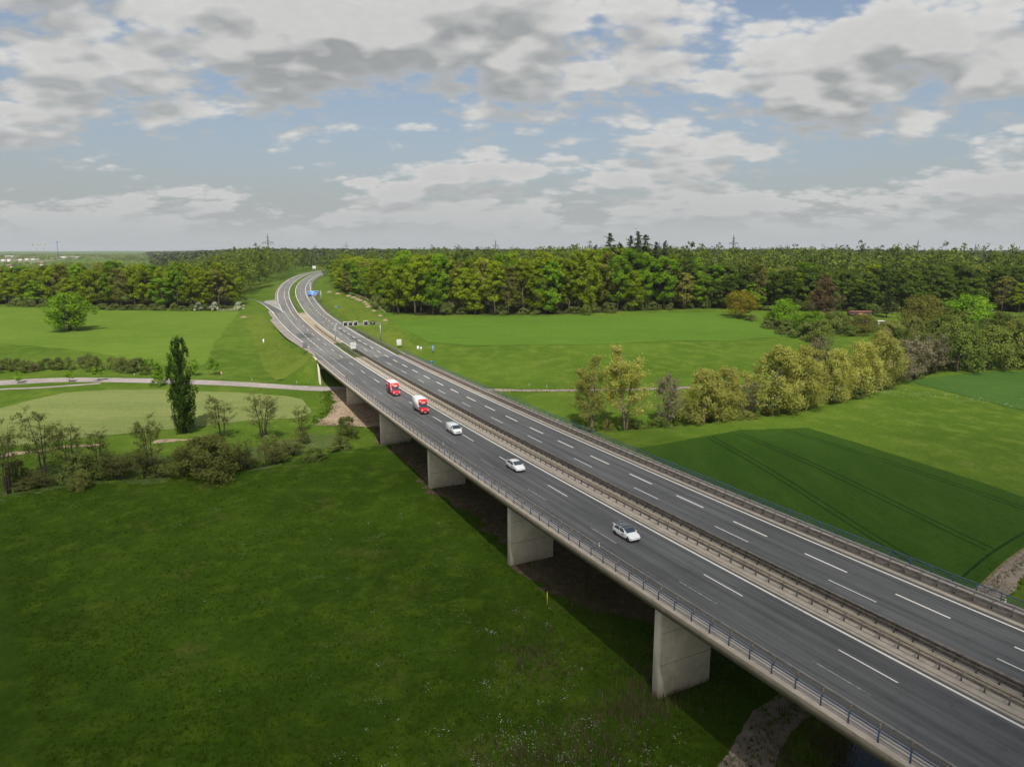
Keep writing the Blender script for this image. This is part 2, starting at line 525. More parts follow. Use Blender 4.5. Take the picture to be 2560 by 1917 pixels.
def mat_glass(name, col=(.02, .03, .04)):
    m, nt, out = new_mat(name); t = NT(nt)
    f = t.noise(t.objpos(), 2.5, 3, .5)
    t.bsdf(out, t.mix(f, col, tuple(c * 2.2 for c in col)), .06, .6, coat=.6)
    return m

def mat_emit_none(name, col): return mat_plain(name, col)

# ------------------------------------------------------------------ ground
M = {}
M['meadow'] = mat_grass('meadow_grass', (.054, .098, .009), (.076, .128, .013), (.112, .156, .021), dry=(.165, .165, .060), dry_amt=.06)
M['crop_bright'] = mat_grass('young_crop', (.078, .132, .014), (.094, .152, .018), (.124, .174, .026), dry=(.140, .168, .045), dry_amt=.05, big=.02, stretch=(.5, 1.6, 1), bump=.05, rows=(.20, .25, .18))
M['crop_blue'] = mat_grass('wheat_crop', (.060, .118, .013), (.074, .136, .016), (.090, .152, .020), big=.02, stretch=(.35, 1.8, 1), bump=.05, rows=(.16, 1.45, .22))
M['crop_dark'] = mat_grass('dark_crop', (.024, .057, .006), (.031, .069, .008), (.039, .080, .010), dry=(.050, .086, .013), dry_amt=.06, big=.015, stretch=(1.6, .5, 1), rot=.55, bump=.05, rows=(.22, -.22, .25))
M['crop_far'] = mat_grass('far_dark_crop', (.036, .082, .014), (.046, .098, .018), (.056, .110, .021), big=.02, stretch=(.35, 1.8, 1), bump=.05, rows=(.16, 1.2, .22))
M['crop_pale'] = mat_grass('pale_crop', (.125, .160, .045), (.155, .185, .058), (.190, .205, .075), big=.03, stretch=(.3, 2, 1), bump=.05, rows=(.3, 1.45, .3))
M['soil'] = mat_grass('bare_soil', (.21, .155, .105), (.31, .235, .165), (.41, .325, .24), dry=(.06, .085, .022), dry_amt=.06, big=.08, fine=1.6, bump=.08)
M['gravel'] = mat_grass('gravel_track', (.16, .130, .102), (.225, .190, .152), (.29, .25, .205), big=.12, fine=2.5, dry=(.10, .11, .05), dry_amt=-.02, bump=.04)
M['rough'] = mat_grass('rough_grass', (.050, .082, .018), (.078, .110, .028), (.115, .125, .045), dry=(.17, .14, .075), dry_amt=.10, big=.05, fine=1.0)
M['town_land'] = mat_grass('far_fields', (.10, .13, .05), (.14, .16, .07), (.22, .20, .12), big=.004, fine=.05, bump=.01)

def ground_sheet():
    fine = np.radians(np.arange(-50, 50.01, .25)); coarse = np.radians(np.arange(50, 310, 6.5)[1:])
    ang = np.r_[fine, coarse]; rad = [14.0]
    while rad[-1] < 15000: rad.append(rad[-1] * (1.0125 if rad[-1] < 1100 else 1.03))
    rad = np.array(rad); A, R = np.meshgrid(ang, rad)
    X = (R * np.sin(A)).ravel(); Y = (R * np.cos(A)).ravel(); Z = ground_z(X, Y)
    V = np.c_[X, Y, Z]; na = len(ang); nr = len(rad)
    i, j = np.meshgrid(np.arange(nr - 1), np.arange(na), indexing='ij'); j2 = (j + 1) % na
    F = np.stack([i * na + j, i * na + j2, (i + 1) * na + j2, (i + 1) * na + j], -1).reshape(-1, 4)[:, ::-1]
    V = np.vstack([V, [[0, 0, ground_z(0, 0)[0]]]]); c = len(V) - 1
    k = np.arange(na)
    T3 = np.c_[k, (k + 1) % na, np.full(na, c)]
    faces = [tuple(f) for f in F.tolist()] + [tuple(f) for f in T3.tolist()]
    me = mesh_np('ground', V, faces, M['meadow'], True)
    return tag(obj('ground', me), 'green valley meadow rising to wooded slopes', 'meadow', kind='structure')
GROUND = ground_sheet()

def sheet(name, poly, mat, off, step, zf=None, parent=None, jitter=0.0):
    """polygon draped over the terrain, off metres above it"""
    P = [np.array(p, float) for p in poly]; pts = []
    for a, b in zip(P, P[1:] + P[:1]):
        n = max(1, int(np.linalg.norm(b - a) / step))
        for k in range(n):
            q = a + (b - a) * k / n
            pts.append(q + (rng.normal(0, jitter, 2) if jitter else 0))
    pts = np.array(pts); nb = len(pts)
    x0, y0 = pts.min(0); x1, y1 = pts.max(0)
    gx, gy = np.meshgrid(np.arange(x0 + step / 2, x1, step), np.arange(y0 + step / 2, y1, step))
    G = np.c_[gx.ravel(), gy.ravel()]
    inside = np.zeros(len(G), bool); xj, yj = pts[-1]
    for xi, yi in pts:
        c = ((yi > G[:, 1]) != (yj > G[:, 1])) & (G[:, 0] < (xj - xi) * (G[:, 1] - yi) / (yj - yi + 1e-12) + xi)
        inside ^= c; xj, yj = xi, yi
    G = G[inside]
    if len(G):
        d = np.min(np.hypot(G[:, None, 0] - pts[None, :, 0], G[:, None, 1] - pts[None, :, 1]), 1); G = G[d > step * .35]
    allp = np.vstack([pts, G])
    r = delaunay_2d_cdt([Vector(p) for p in allp.tolist()], [], [list(range(nb))], 1, 1e-4)
    V2 = np.array([[v.x, v.y] for v in r[0]])
    Z = (zf or ground_z)(V2[:, 0], V2[:, 1]) + off
    F = [tuple(f) for f in r[2]]
    me = mesh_np(name, np.c_[V2, Z], F, mat, True)
    n = np.zeros(len(me.polygons) * 3, np.float32); me.polygons.foreach_get('normal', n)
    if n.reshape(-1, 3)[:, 2].mean() < 0: me.flip_normals()
    return obj(name, me, parent)

def strip(name, left, right, mat, off, step=3.0, zf=None, parent=None):
    """ribbon between two polylines with the same number of points"""
    Lp = np.array(left, float); Rp = np.array(right, float)
    V = []; F = []
    def dens(P):
        out = []
        for a, b in zip(P[:-1], P[1:]):
            n = NS
            for k in range(n): out.append(a + (b - a) * k / n)
        out.append(P[-1]); return np.array(out)
    NS = max(1, int(np.max(np.linalg.norm(np.diff(Lp, axis=0), axis=1)) / step))
    A = dens(Lp); B = dens(Rp); w = max(2, int(np.ceil(np.max(np.linalg.norm(A - B, axis=1)) / step)) + 1)
    g = np.linspace(0, 1, w)[None, :, None]
    Pp = (A[:, None] * (1 - g) + B[:, None] * g).reshape(-1, 2)
    Z = (zf or ground_z)(Pp[:, 0], Pp[:, 1]) + off
    n = len(A)
    i, j = np.meshgrid(np.arange(n - 1), np.arange(w - 1), indexing='ij')
    F = np.stack([i * w + j, i * w + j + 1, (i + 1) * w + j + 1, (i + 1) * w + j], -1).reshape(-1, 4)
    me = mesh_np(name, np.c_[Pp, Z], F, mat, True)
    nn = np.zeros(len(me.polygons) * 3, np.float32); me.polygons.foreach_get('normal', nn)
    if nn.reshape(-1, 3)[:, 2].mean() < 0: me.flip_normals()
    return obj(name, me, parent)

def ragged(P, amp, step=1.0, seed=3):
    P = np.array(P, float); dl = np.r_[0, np.cumsum(np.linalg.norm(np.diff(P, axis=0), axis=1))]; s = np.arange(0, dl[-1], step)
    q = np.c_[np.interp(s, dl, P[:, 0]), np.interp(s, dl, P[:, 1])]; r = np.random.default_rng(seed); w = np.convolve(r.normal(0, 1, len(q) + 8), np.ones(4) / 2, 'same')[4:-4]
    return q, w * amp

def rough_strip(name, line, half, mat, off, amp, seed, step=1.0):
    q, wa = ragged(line, amp, step, seed); _, wb = ragged(line, amp, step, seed + 50)
    T = np.gradient(q, axis=0); T /= np.linalg.norm(T, axis=1)[:, None]; N = np.c_[T[:, 1], -T[:, 0]]
    return strip(name, q - N * (half + wa)[:, None], q + N * (half + wb)[:, None], mat, off, 1.2)

def smooth_line(P, n=6):
    P = np.array(P, float); out = []
    for i in range(len(P) - 1):
        p0 = P[max(i - 1, 0)]; p1 = P[i]; p2 = P[i + 1]; p3 = P[min(i + 2, len(P) - 1)]
        for k in range(n):
            t = k / n
            out.append(.5 * ((2 * p1) + (-p0 + p2) * t + (2 * p0 - 5 * p1 + 4 * p2 - p3) * t * t + (-p0 + 3 * p1 - 3 * p2 + p3) * t ** 3))
    out.append(P[-1]); return np.array(out)

def offset_line(P, d):
    P = np.array(P, float); T = np.gradient(P, axis=0); T /= np.linalg.norm(T, axis=1)[:, None]
    return P + np.c_[T[:, 1], -T[:, 0]] * d

def struct(o, label, cat):
    return tag(o, label, cat, kind='structure')

# lush near meadow, bounded by the creek, the river and the bridge
M['lush'] = mat_grass('lush_meadow', (.027, .056, .003), (.042, .084, .005), (.070, .116, .008), dry=(.094, .102, .020), dry_amt=.10, big=.03, fine=1.4)
M['bank'] = mat_grass('embankment_grass', (.066, .108, .010), (.098, .138, .016), (.135, .158, .030), dry=(.190, .160, .085), dry_amt=.06, big=.06, fine=1.0)
def rq0(pairs): return [tuple(road(s, q)[:2]) for s, q in pairs]
struct(sheet('near_meadow', [(-330, 60), (-260, 98), (-190, 112), (-150, 122), (-118, 132.5), (-97, 145), (-79, 148.5), (-64, 152), (-52, 160)] + rq0([(284, -16.5), (284, 12), (240, 14), (205, 15)]) + [(45, 85), (33, 73.5), (23.5, 64), (6, 44), (-18, 20), (-40, 10), (-120, 8), (-330, 5)], M['lush'], .05, 3.5, jitter=.5), 'lush dark green meadow in the foreground, dotted with white flowers', 'meadow')
struct(sheet('embankment', rq0([(374, -18.5), (400, -19), (440, -21.5), (500, -22.8), (560, -24.5), (560, -34), (500, -34), (440, -33), (400, -33), (374, -31)]), M['bank'], .06, 3, jitter=.5), 'rough yellowish bank below the near side of the motorway', 'embankment')
struct(sheet('embankment', rq0([(395, 18.5), (440, 18.5), (500, 18.5), (560, 19), (620, 19), (620, 30), (560, 32), (500, 33), (440, 33), (395, 31)]), M['bank'], .06, 3, jitter=.5), 'rough yellowish bank below the rail fence on the far side', 'embankment')

# fields
struct(sheet('field', [(-157, 213), (-154.4, 221.5), (-149.8, 231.7), (-137.1, 236.8), (-121.6, 237.6), (-103.7, 233), (-87, 230), (-73, 226), (-66.7, 222), (-59.5, 206), (-61, 199), (-78, 195), (-88.8, 189), (-106.5, 182), (-115, 178), (-124, 174), (-175, 172), (-185, 205)], M['crop_pale'], .10, 4, jitter=.25),
       'pale young crop with a curved edge behind the poplar', 'field')
struct(sheet('field', [(-430, 472), (-331, 459), (-264, 446), (-205, 441), (-166, 434), (-156, 398), (-137, 326), (-122, 280), (-130, 275), (-150, 284), (-180, 302), (-235, 323), (-330, 330), (-430, 338)], M['crop_bright'], .10, 6, jitter=.5),
       'bright green field around the lone oak', 'field')
struct(sheet('field', [(-60, 371), (-26, 379), (49, 387.5), (100, 405), (121, 409), (139.3, 364), (144, 352), (98, 328.5), (29.7, 312.4), (-20, 312), (-38, 318), (-52, 345)], M['crop_blue'], .12, 6, jitter=.4),
       'even blue-green crop in front of the right-hand wood', 'field')
dark_field = struct(sheet('field', [(31, 172), (62.7, 187.5), (81.6, 190), (96.7, 160.5), (112, 132), (96, 122), (71, 102), (60, 112), (46, 136)], M['crop_dark'], .12, 2.5, jitter=.12),
       'dark green crop with wheel tracks beside the bridge', 'field')
struct(sheet('field', [(144, 257), (184.7, 274), (202, 275), (290, 285), (290, 230), (158.8, 212)], M['crop_far'], .12, 6, jitter=.3),
       'blue-green crop at the right edge past the flowering strip', 'field')
M['tram'] = mat_plain('wheel_rut', (.008, .022, .003), .95, .1, var=.35, scale=.8)
M['tram_dry'] = mat_plain('dry_rut', (.13, .115, .05), .95, .1, var=.3, scale=.8)
for a, b in (((52, 181), (68, 111)), ((60.5, 184), (84, 116.5)), ((74.5, 187), (104.5, 132))):
    for d in (-.85, .85):
        ln = np.array([np.array(a) + (np.array(b) - np.array(a)) * t for t in np.linspace(0, 1, 24)])
        ln += np.c_[.5 * np.sin(np.linspace(0, 5, 24)), np.zeros(24)]
        strip('wheel_track', offset_line(ln, d - .2), offset_line(ln, d + .2), M['tram'], .135, 2.5, parent=dark_field)
for d in (0, 1.9):
    ln = np.array([(72 + 1.1 * d, 106 - 1.0 * d), (84 + d, 116 - 1.0 * d), (104 + d, 130 - 1.0 * d)])
    strip('wheel_track', offset_line(smooth_line(ln), -.22), offset_line(smooth_line(ln), .22), M['tram_dry'] if d else M['tram'], .14, 2.5, parent=dark_field)

# bare soil in the rain shadow of the deck and where the path meets it
def rq(pairs): return [tuple(road(s, q)[:2]) for s, q in pairs]
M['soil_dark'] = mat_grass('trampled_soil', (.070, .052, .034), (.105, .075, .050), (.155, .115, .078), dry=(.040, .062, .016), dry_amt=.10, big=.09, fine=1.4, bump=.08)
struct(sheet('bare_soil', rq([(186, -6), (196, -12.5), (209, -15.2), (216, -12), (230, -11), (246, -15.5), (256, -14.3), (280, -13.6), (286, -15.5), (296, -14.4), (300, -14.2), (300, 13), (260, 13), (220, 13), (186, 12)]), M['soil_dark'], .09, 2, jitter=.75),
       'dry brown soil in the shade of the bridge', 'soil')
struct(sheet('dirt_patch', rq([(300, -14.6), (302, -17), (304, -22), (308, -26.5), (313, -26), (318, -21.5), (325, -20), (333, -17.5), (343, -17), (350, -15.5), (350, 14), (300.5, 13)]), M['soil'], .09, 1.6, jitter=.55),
       'pale trampled dirt beside the underpass', 'soil')

# minor road under the bridge, side path, tracks
M['lane'] = mat_grass('old_asphalt', (.235, .205, .190), (.29, .255, .235), (.34, .30, .28), big=.05, fine=1.5, bump=.02)
up = [(-330, 205), (-280, 225), (-225, 243), (-186, 253.4), (-171, 256.2), (-156.3, 257), (-134.3, 256.2), (-114.8, 252.6), (-93.5, 247.9), (-67, 242), (-40, 241), (-10, 241)]
dn = [(-324, 196), (-274, 216), (-220, 233.5), (-182, 245), (-167, 248.6), (-152.8, 249.6), (-131.5, 248.6), (-112.5, 245), (-91.5, 240.3), (-65, 234.8), (-40, 234), (-10, 235.5)]
minor = struct(strip('minor_road', smooth_line(up), smooth_line(dn), M['lane'], .07, 3), 'pale country road passing under the bridge', 'road')
M['paint_old'] = mat_worn_paint('old_road_paint', (.62, .60, .56), (.28, .25, .23), .50)
mid = smooth_line((np.array(up) + np.array(dn)) / 2, 12)
dl = np.r_[0, np.cumsum(np.linalg.norm(np.diff(mid, axis=0), axis=1))]
for k, s0 in enumerate(np.arange(60, dl[-1] - 60, 9.0)):
    ss = np.array([s0, s0 + 1.5, s0 + 3.0]); c = np.c_[np.interp(ss, dl, mid[:, 0]), np.interp(ss, dl, mid[:, 1])]
    strip('lane_dash', offset_line(c, -.07), offset_line(c, .07), M['paint_old'], .082, 3, parent=minor)
pw = [(-175.8, 239.1), (-168, 240.2), (-160.7, 241.6), (-152.5, 244.6), (-146, 247.5)]
struct(strip('footpath', offset_line(smooth_line([(-215, 222), (-195, 231.5)] + pw), -1.1), offset_line(smooth_line([(-215, 222), (-195, 231.5)] + pw), 1.1), M['lane'], .06, 2),
       'narrow path branching off the country road', 'path')
rp = smooth_line([(-10, 238.2), (10, 236.5), (30.7, 237.2), (60, 240), (86.6, 244), (110, 252), (140, 268)])
struct(rough_strip('farm_track', rp, 1.6, M['gravel'], .06, .2, 5), 'pale farm track running behind the willows', 'track')
tk = smooth_line([(10, 48), (18.5, 58), (24.2, 65), (27.8, 69.9), (34, 75.6), (45, 83), (58, 91.5), (72.4, 101.4), (86, 112), (110, 128), (150, 150)])
struct(rough_strip('dirt_track', tk, 2.3, M['gravel'], .07, .20, 4), 'brown dirt track dipping under the near end of the bridge', 'track')
for pl, lab in (([(-124, 166), (-114, 170), (-108, 173), (-103, 174.5)], 'short pale sandy path behind the left alders'), ([(-92, 176.5), (-84, 178.5), (-78, 181)], 'worn sandy spot left of the poplar foot')):
    fo = smooth_line(pl)
    struct(rough_strip('dirt_path', fo, .8, M['soil'], .07, .45, 6), lab, 'path')

# rough herb strip along the left creek, and the hazy farmland far left
cr = smooth_line([(-200, 116), (-150, 130), (-118, 141), (-97, 153), (-79, 157), (-64, 162), (-52, 171), (-42, 180)])
struct(rough_strip('creek_bank', cr, 8.5, M['rough'], .05, 1.2, 8), 'rough brownish herbs along the left creek', 'bank')
struct(sheet('far_fields', [(-520, 700), (-760, 900), (-1500, 2300), (-2000, 4200), (-4600, 4600), (-3000, 2300), (-1200, 1000), (-640, 690)], M['town_land'], .9, 70), 'pale farmland in the low country at far left', 'farmland')

# water
def mat_water(name):
    m, nt, out = new_mat(name); t = NT(nt)
    n = t.noise(t.pos((1, 1.6, 1)), 2.4, 4, .6)
    t.bsdf(out, (.004, .008, .010), .05, .28, t.bump(n, .03, .35)); return m
M['water'] = mat_water('river_water')
rv = smooth_line(RIVER)
def flat(z): return lambda x, y: np.full(len(np.atleast_1d(x)), z)
struct(strip('river', offset_line(rv, -9.5), offset_line(rv, 9.5), M['water'], 0, 4, zf=flat(-4.45)), 'dark rippled river below the near end of the bridge', 'river')

# leaf litter under the woods
M['litter'] = mat_grass('forest_floor', (.030, .034, .012), (.048, .046, .018), (.066, .060, .026), big=.05, fine=.9)
struct(sheet('forest_floor', [(-52, 389), (-26, 391), (24, 392), (78, 412), (125, 430), (170, 424), (260, 422), (400, 444), (440, 560), (0, 560), (-96, 560), (-78, 450)], M['litter'], .08, 12, jitter=.8), 'dark leaf litter under the right-hand wood', 'forest floor')
struct(sheet('forest_floor', [(-470, 512), (-340, 481), (-296, 470), (-243, 456), (-206, 457), (-180, 459), (-208, 530), (-232, 600), (-470, 600)], M['litter'], .08, 12, jitter=.8), 'dark leaf litter under the left-hand wood', 'forest floor')

# ------------------------------------------------------------------ the cloud overhead whose shadow lies on the near meadow
def mat_cloud(name):
    m, nt, out = new_mat(name); t = NT(nt)
    a = t.n('ShaderNodeAttribute', attribute_name='dense', attribute_type='GEOMETRY').outputs['Fac']
    n = t.noise(t.pos(), .012, 4, .55)
    f = t.ramp(t.math('ADD', a, t.math('MULTIPLY', t.math('SUBTRACT', n, .5), .26)), .02, .44)
    d = t.n('ShaderNodeBsdfDiffuse'); d.inputs['Color'].default_value = (.86, .86, .86, 1)
    tr = t.n('ShaderNodeBsdfTranslucent'); tr.inputs['Color'].default_value = (.80, .80, .80, 1)
    x = t.n('ShaderNodeMixShader'); x.inputs[0].default_value = .5
    t.l(d.outputs[0], x.inputs[1]); t.l(tr.outputs[0], x.inputs[2])
    y = t.n('ShaderNodeMixShader'); t.l(t.math('MULTIPLY', f, .52), y.inputs[0])
    tp = t.n('ShaderNodeBsdfTransparent'); t.l(tp.outputs[0], y.inputs[1]); t.l(x.outputs[0], y.inputs[2])
    t.l(y.outputs[0], out.inputs['Surface']); return m
def make_cloud():
    na, nr = 120, 46; V = []; dense = []
    cx, cy, cz = 65.0, -712.0, 700.0; r0 = np.random.default_rng(5); ph = r0.uniform(0, 6.28, 12)
    for side in (1, -1):
        for i in range(nr):
            f = i / (nr - 1)
            for j in range(na):
                a = 2 * math.pi * j / na
                lob = 1 + .05 * math.sin(3 * a + ph[0]) + .04 * math.sin(5 * a + ph[1]) + .03 * math.sin(9 * a + ph[2])
                x = 620 * lob * f * math.cos(a); y = 400 * lob * f * math.sin(a)
                bump = sum(math.sin(x / w + ph[3 + k]) * math.sin(y / w + ph[6 + k]) for k, w in enumerate((70.0, 41.0, 23.0))) / 3
                body = (1 - f ** 2.2)
                z = (190 + 95 * bump) * body if side > 0 else -(36 + 16 * bump) * body
                V.append((cx + x, cy + y, cz + z)); dense.append(1 - f)
    F = []
    for sd in (0, 1):
        o = sd * na * nr
        for i in range(nr - 1):
            for j in range(na):
                q = (o + i * na + j, o + i * na + (j + 1) % na, o + (i + 1) * na + (j + 1) % na, o + (i + 1) * na + j)
                F.append(q[::-1] if sd == 0 else q)
    me = mesh_np('cloud', V, F, mat_cloud('cloud_vapour'), True)
    at = me.attributes.new('dense', 'FLOAT', 'POINT'); at.data.foreach_set('value', np.array(dense, np.float32))
    return tag(obj('cloud', me), 'low cumulus cloud overhead shading the near meadow', 'cloud', kind='structure')
make_cloud()

# ------------------------------------------------------------------ motorway and bridge
M['asphalt'] = mat_asphalt('motorway_asphalt', (.090, .092, .090), (.138, .136, .126))
M['asphalt_far'] = mat_asphalt('ramp_asphalt', (.24, .23, .21))
M['paint'] = mat_worn_paint('road_paint', (.70, .675, .615), (.34, .33, .31), .46)
M['paint_faint'] = mat_worn_paint('faint_road_paint', (.34, .34, .33), (.10, .10, .10), .57)
M['concrete'] = mat_concrete('bridge_concrete', (.60, .535, .42), .48)
M['cap'] = mat_concrete('cap_concrete', (.40, .35, .285), .5)
M['sandstrip'] = mat_grass('median_sand', (.26, .215, .15), (.33, .275, .195), (.38, .32, .235), big=.2, fine=3, bump=.02)
M['steel'] = mat_plain('weathered_steel', (.165, .145, .122), .7, .4, .25, var=.35, scale=1.5)
M['steel_light'] = mat_plain('galvanised_steel', (.27, .255, .235), .5, .5, .4, var=.2, scale=1.5)
M['blue'] = mat_plain('blue_railing_paint', (.040, .075, .150), .5, .5, var=.25, scale=2)

def arr(s0, s1, step):
    n = max(1, int(round((s1 - s0) / step))); return np.linspace(s0, s1, n + 1)

def road_many(S, Q, DZ):
    S = np.asarray(S, float)
    c = np.c_[np.interp(S, RS, RC[:, 0]), np.interp(S, RS, RC[:, 1])]
    n = np.c_[np.interp(S, RS, RN[:, 0]), np.interp(S, RS, RN[:, 1])]
    p = c + n * np.asarray(Q)[:, None]
    return np.c_[p, np.interp(S, RS, RZ_) + DZ]

def ribbon(name, S, qa, qb, dz, mat, parent=None, nq=2, dz2=None, lane=False):
    """sheet along the motorway between offsets qa and qb (numbers or arrays)"""
    S = np.asarray(S, float); n = len(S)
    qa = np.broadcast_to(np.asarray(qa, float), n); qb = np.broadcast_to(np.asarray(qb, float), n)
    g = np.linspace(0, 1, nq)
    Q = (qa[:, None] * (1 - g) + qb[:, None] * g); SS = np.repeat(S[:, None], nq, 1)
    DZ = np.broadcast_to((dz + ((dz2 - dz) * g if dz2 is not None else 0 * g))[None, :], Q.shape)
    V = road_many(SS.ravel(), Q.ravel(), DZ.ravel())
    i, j = np.meshgrid(np.arange(n - 1), np.arange(nq - 1), indexing='ij')
    F = np.stack([i * nq + j, i * nq + j + 1, (i + 1) * nq + j + 1, (i + 1) * nq + j], -1).reshape(-1, 4)
    me = mesh_np(name, V, F, mat, True)
    if lane:
        at = me.attributes.new('lane', 'FLOAT_VECTOR', 'POINT')
        at.data.foreach_set('vector', np.c_[Q.ravel(), SS.ravel(), 0 * SS.ravel()].astype(np.float32).ravel())
    return obj(name, me, parent)

def loft(name, S, prof, mat, parent=None, smooth=False, caps=True):
    """closed cross-section [(q, dz), ...] swept along the motorway"""
    S = np.asarray(S, float); n = len(S); k = len(prof); pr = np.array(prof, float)
    V = road_many(np.repeat(S, k), np.tile(pr[:, 0], n), np.tile(pr[:, 1], n))
    F = []
    for i in range(n - 1):
        for j in range(k):
            F.append((i * k + j, i * k + (j + 1) % k, (i + 1) * k + (j + 1) % k, (i + 1) * k + j))
    if caps:
        F.append(tuple(range(k))[::-1]); F.append(tuple((n - 1) * k + j for j in range(k)))
    me = mesh_np(name, V, F, mat, smooth)
    bm = bmesh.new(); bm.from_mesh(me); bmesh.ops.recalc_face_normals(bm, faces=bm.faces); bm.to_mesh(me); bm.free()
    return obj(name, me, parent)

S0 = 30.0
SB = arr(S0, S_AB, 4.0); SF = arr(S_AB, 1400, 6.0); SALL = np.r_[SB, SF[1:]]
qL = np.interp(SALL, [0, 369, 395, 417, 443, 470, 497, 533, 567, 590, 612, 1400], [-14.92, -14.92, -15.3, -15.9, -16.6, -17.2, -17.6, -18.2, -18.9, -16.0, -13.2, -13.2])
qR = np.interp(SALL, [0, 369, 400, 660, 730, 800, 1400], [12.78, 12.78, 13.3, 13.6, 14.0, 12.9, 12.9])
cwL = struct(ribbon('carriageway', SALL, qL, -3.72, 0, M['asphalt'], nq=12, lane=True), 'grey motorway carriageway nearer the camera, carrying the convoy', 'carriageway')
cwR = struct(ribbon('carriageway', SALL, .52, qR, 0, M['asphalt'], nq=12, lane=True), 'empty far motorway carriageway', 'carriageway')

def line(parent, s0, s1, q, w, mat, name='edge_line', dz=.008):
    S = arr(s0, s1, 4.0)
    qq = np.interp(S, q[0], q[1]) if isinstance(q, tuple) else np.full(len(S), q)
    return ribbon(name, S, qq - w / 2, qq + w / 2, dz, mat, parent)
def dashes(parent, s_first, period, length, s_end, q, w, mat):
    s = s_first
    while s < s_end:
        line(parent, s - length, s, q, w, mat, 'lane_dash'); s += period

line(cwL, S0, 1400, -4.2, .30, M['paint'])
dashes(cwL, 154.8 - 18.5 * 5, 18.5, 6.15, 530, -7.4, .17, M['paint'])
line(cwL, 530, 720, -7.5, .22, M['paint_old'])
dashes(cwL, 738, 18.5, 6.15, 1000, -7.5, .17, M['paint'])
dashes(cwL, 154.8 - 18.5 * 5, 18.5, 6.15, 332, -11.25, .15, M['paint_faint'])
line(cwL, 332, 392, -11.25, .26, M['paint_faint'])
dashes(cwL, 400, 9.2, 6.4, 574, -11.3, .26, M['paint_old'])
line(cwL, 574, 1400, ([574, 612, 1400], [-12.2, -12.3, -12.3]), .30, M['paint'])
line(cwL, 330, 376, ([330, 376], [-14.5, -14.45]), .22, M['paint'])
line(cwL, 376, 566, ([376, 417, 443, 470, 497, 533, 567], [-14.5, -15.0, -15.8, -16.5, -16.9, -17.5, -18.2]), .28, M['paint'])
line(cwR, 371, 1400, .85, .28, M['paint'])
dashes(cwR, 146.5 - 18.75 * 5, 18.75, 6.2, 520, 4.6, .15, M['paint'])
dashes(cwR, 528, 12.5, 3.0, 760, 4.6, .2, M['paint_old'])
dashes(cwR, 146.8 - 12.45 * 8, 12.45, 6.2, 612, 8.27, .27, M['paint'])
line(cwR, 612, 1400, ([612, 700, 1400], [8.3, 8.5, 9.0]), .30, M['paint'])
line(cwR, S0, 660, 12.2, .28, M['paint'])
line(cwR, 660, 800, ([660, 730, 800], [12.2, 12.6, 11.0]), .28, M['paint'])
M['seam'] = mat_plain('bitumen_seam', (.045, .047, .048), .7, .3)
M['patch'] = mat_asphalt('dark_asphalt_patch', (.075, .076, .075))
for s, a, b, par in ((366.5, -14.9, -3.75, cwL), (366.5, .6, 12.7, cwR), (330, -14.9, -3.75, cwL), (414.5, 1.2, 12.1, cwR)):  # dark cross lines: joints on the bridge, last one a plain strip beyond it
    ribbon('cross_line', np.array([s, s + .5]), a, b, .006, M['seam'], par)
ribbon('repair_patch', arr(390, 462, 6), 6.6, 8.0, .005, M['patch'], cwR, lane=True)
ribbon('repair_patch', arr(436, 452, 4), -14.6, -8.6, .005, M['patch'], cwL, lane=True)

for k, (s, q, L_) in enumerate(((205, -5.6, 40), (150, -12.8, 30), (170, 10.4, 40), (300, -9.2, 40), (330, 2.6, 50))):
    S_ = arr(s, s + L_, 2.5); rr_ = np.random.default_rng(k); ww = np.cumsum(rr_.normal(0, .035, len(S_)))
    ribbon('sealed_crack', S_, q + ww - .03, q + ww + .035, .0055, M['seam'], cwL if q < 0 else cwR)
M['wheelpath'] = mat_asphalt('polished_wheel_path', (.078, .080, .079), (.122, .121, .114))
for q in (-10.3, -8.5, -6.6, -5.0, 5.6, 7.3, 9.4, 11.2):
    ribbon('wheel_path', arr(S0, 430, 6), q - .28, q + .28, .003, M['wheelpath'], cwL if q < 0 else cwR, nq=3, lane=True)

M['brownlane'] = mat_asphalt('brownish_lane', (.135, .122, .108))
ribbon('resurfaced_lane', arr(440, 640, 6), -7.2, -4.5, .0025, M['brownlane'], cwL, nq=3, lane=True)

M['vergepale'] = mat_grass('pale_verge', (.19, .17, .15), (.25, .225, .20), (.31, .28, .25), big=.15, fine=2.0, dry=(.12, .13, .06), dry_amt=-.02, bump=.03)
# verges beyond the bridge
struct(ribbon('verge', SF, np.interp(SF, SALL, qL) + .02, np.interp(SF, SALL, qL) - np.interp(SF, [369, 400, 440, 540, 575, 620], [1.0, 1.6, 3.2, 3.4, 1.6, 1.2]), -.012, M['vergepale'], nq=3, dz2=-.34), 'pale gravel verge on the near side of the motorway', 'verge')
struct(ribbon('verge', SF, np.interp(SF, SALL, qR) - .02, np.interp(SF, SALL, qR) + 4.0, -.012, M['rough'], nq=3, dz2=-.33), 'brown verge on the far side of the motorway', 'verge')
struct(ribbon('median', arr(S_AB, 413, 4), -3.74, .54, .03, M['rough'], nq=4), 'grassy median just past the bridge', 'median')
struct(ribbon('median', arr(413.05, 554, 4), -3.74, .54, .03, M['sandstrip'], nq=4), 'sandy gravel median by the gantry', 'median')
struct(ribbon('median', arr(554.05, 1400, 6), -3.74, .54, .05, M['meadow'], nq=4), 'green median where the motorway bends', 'median')

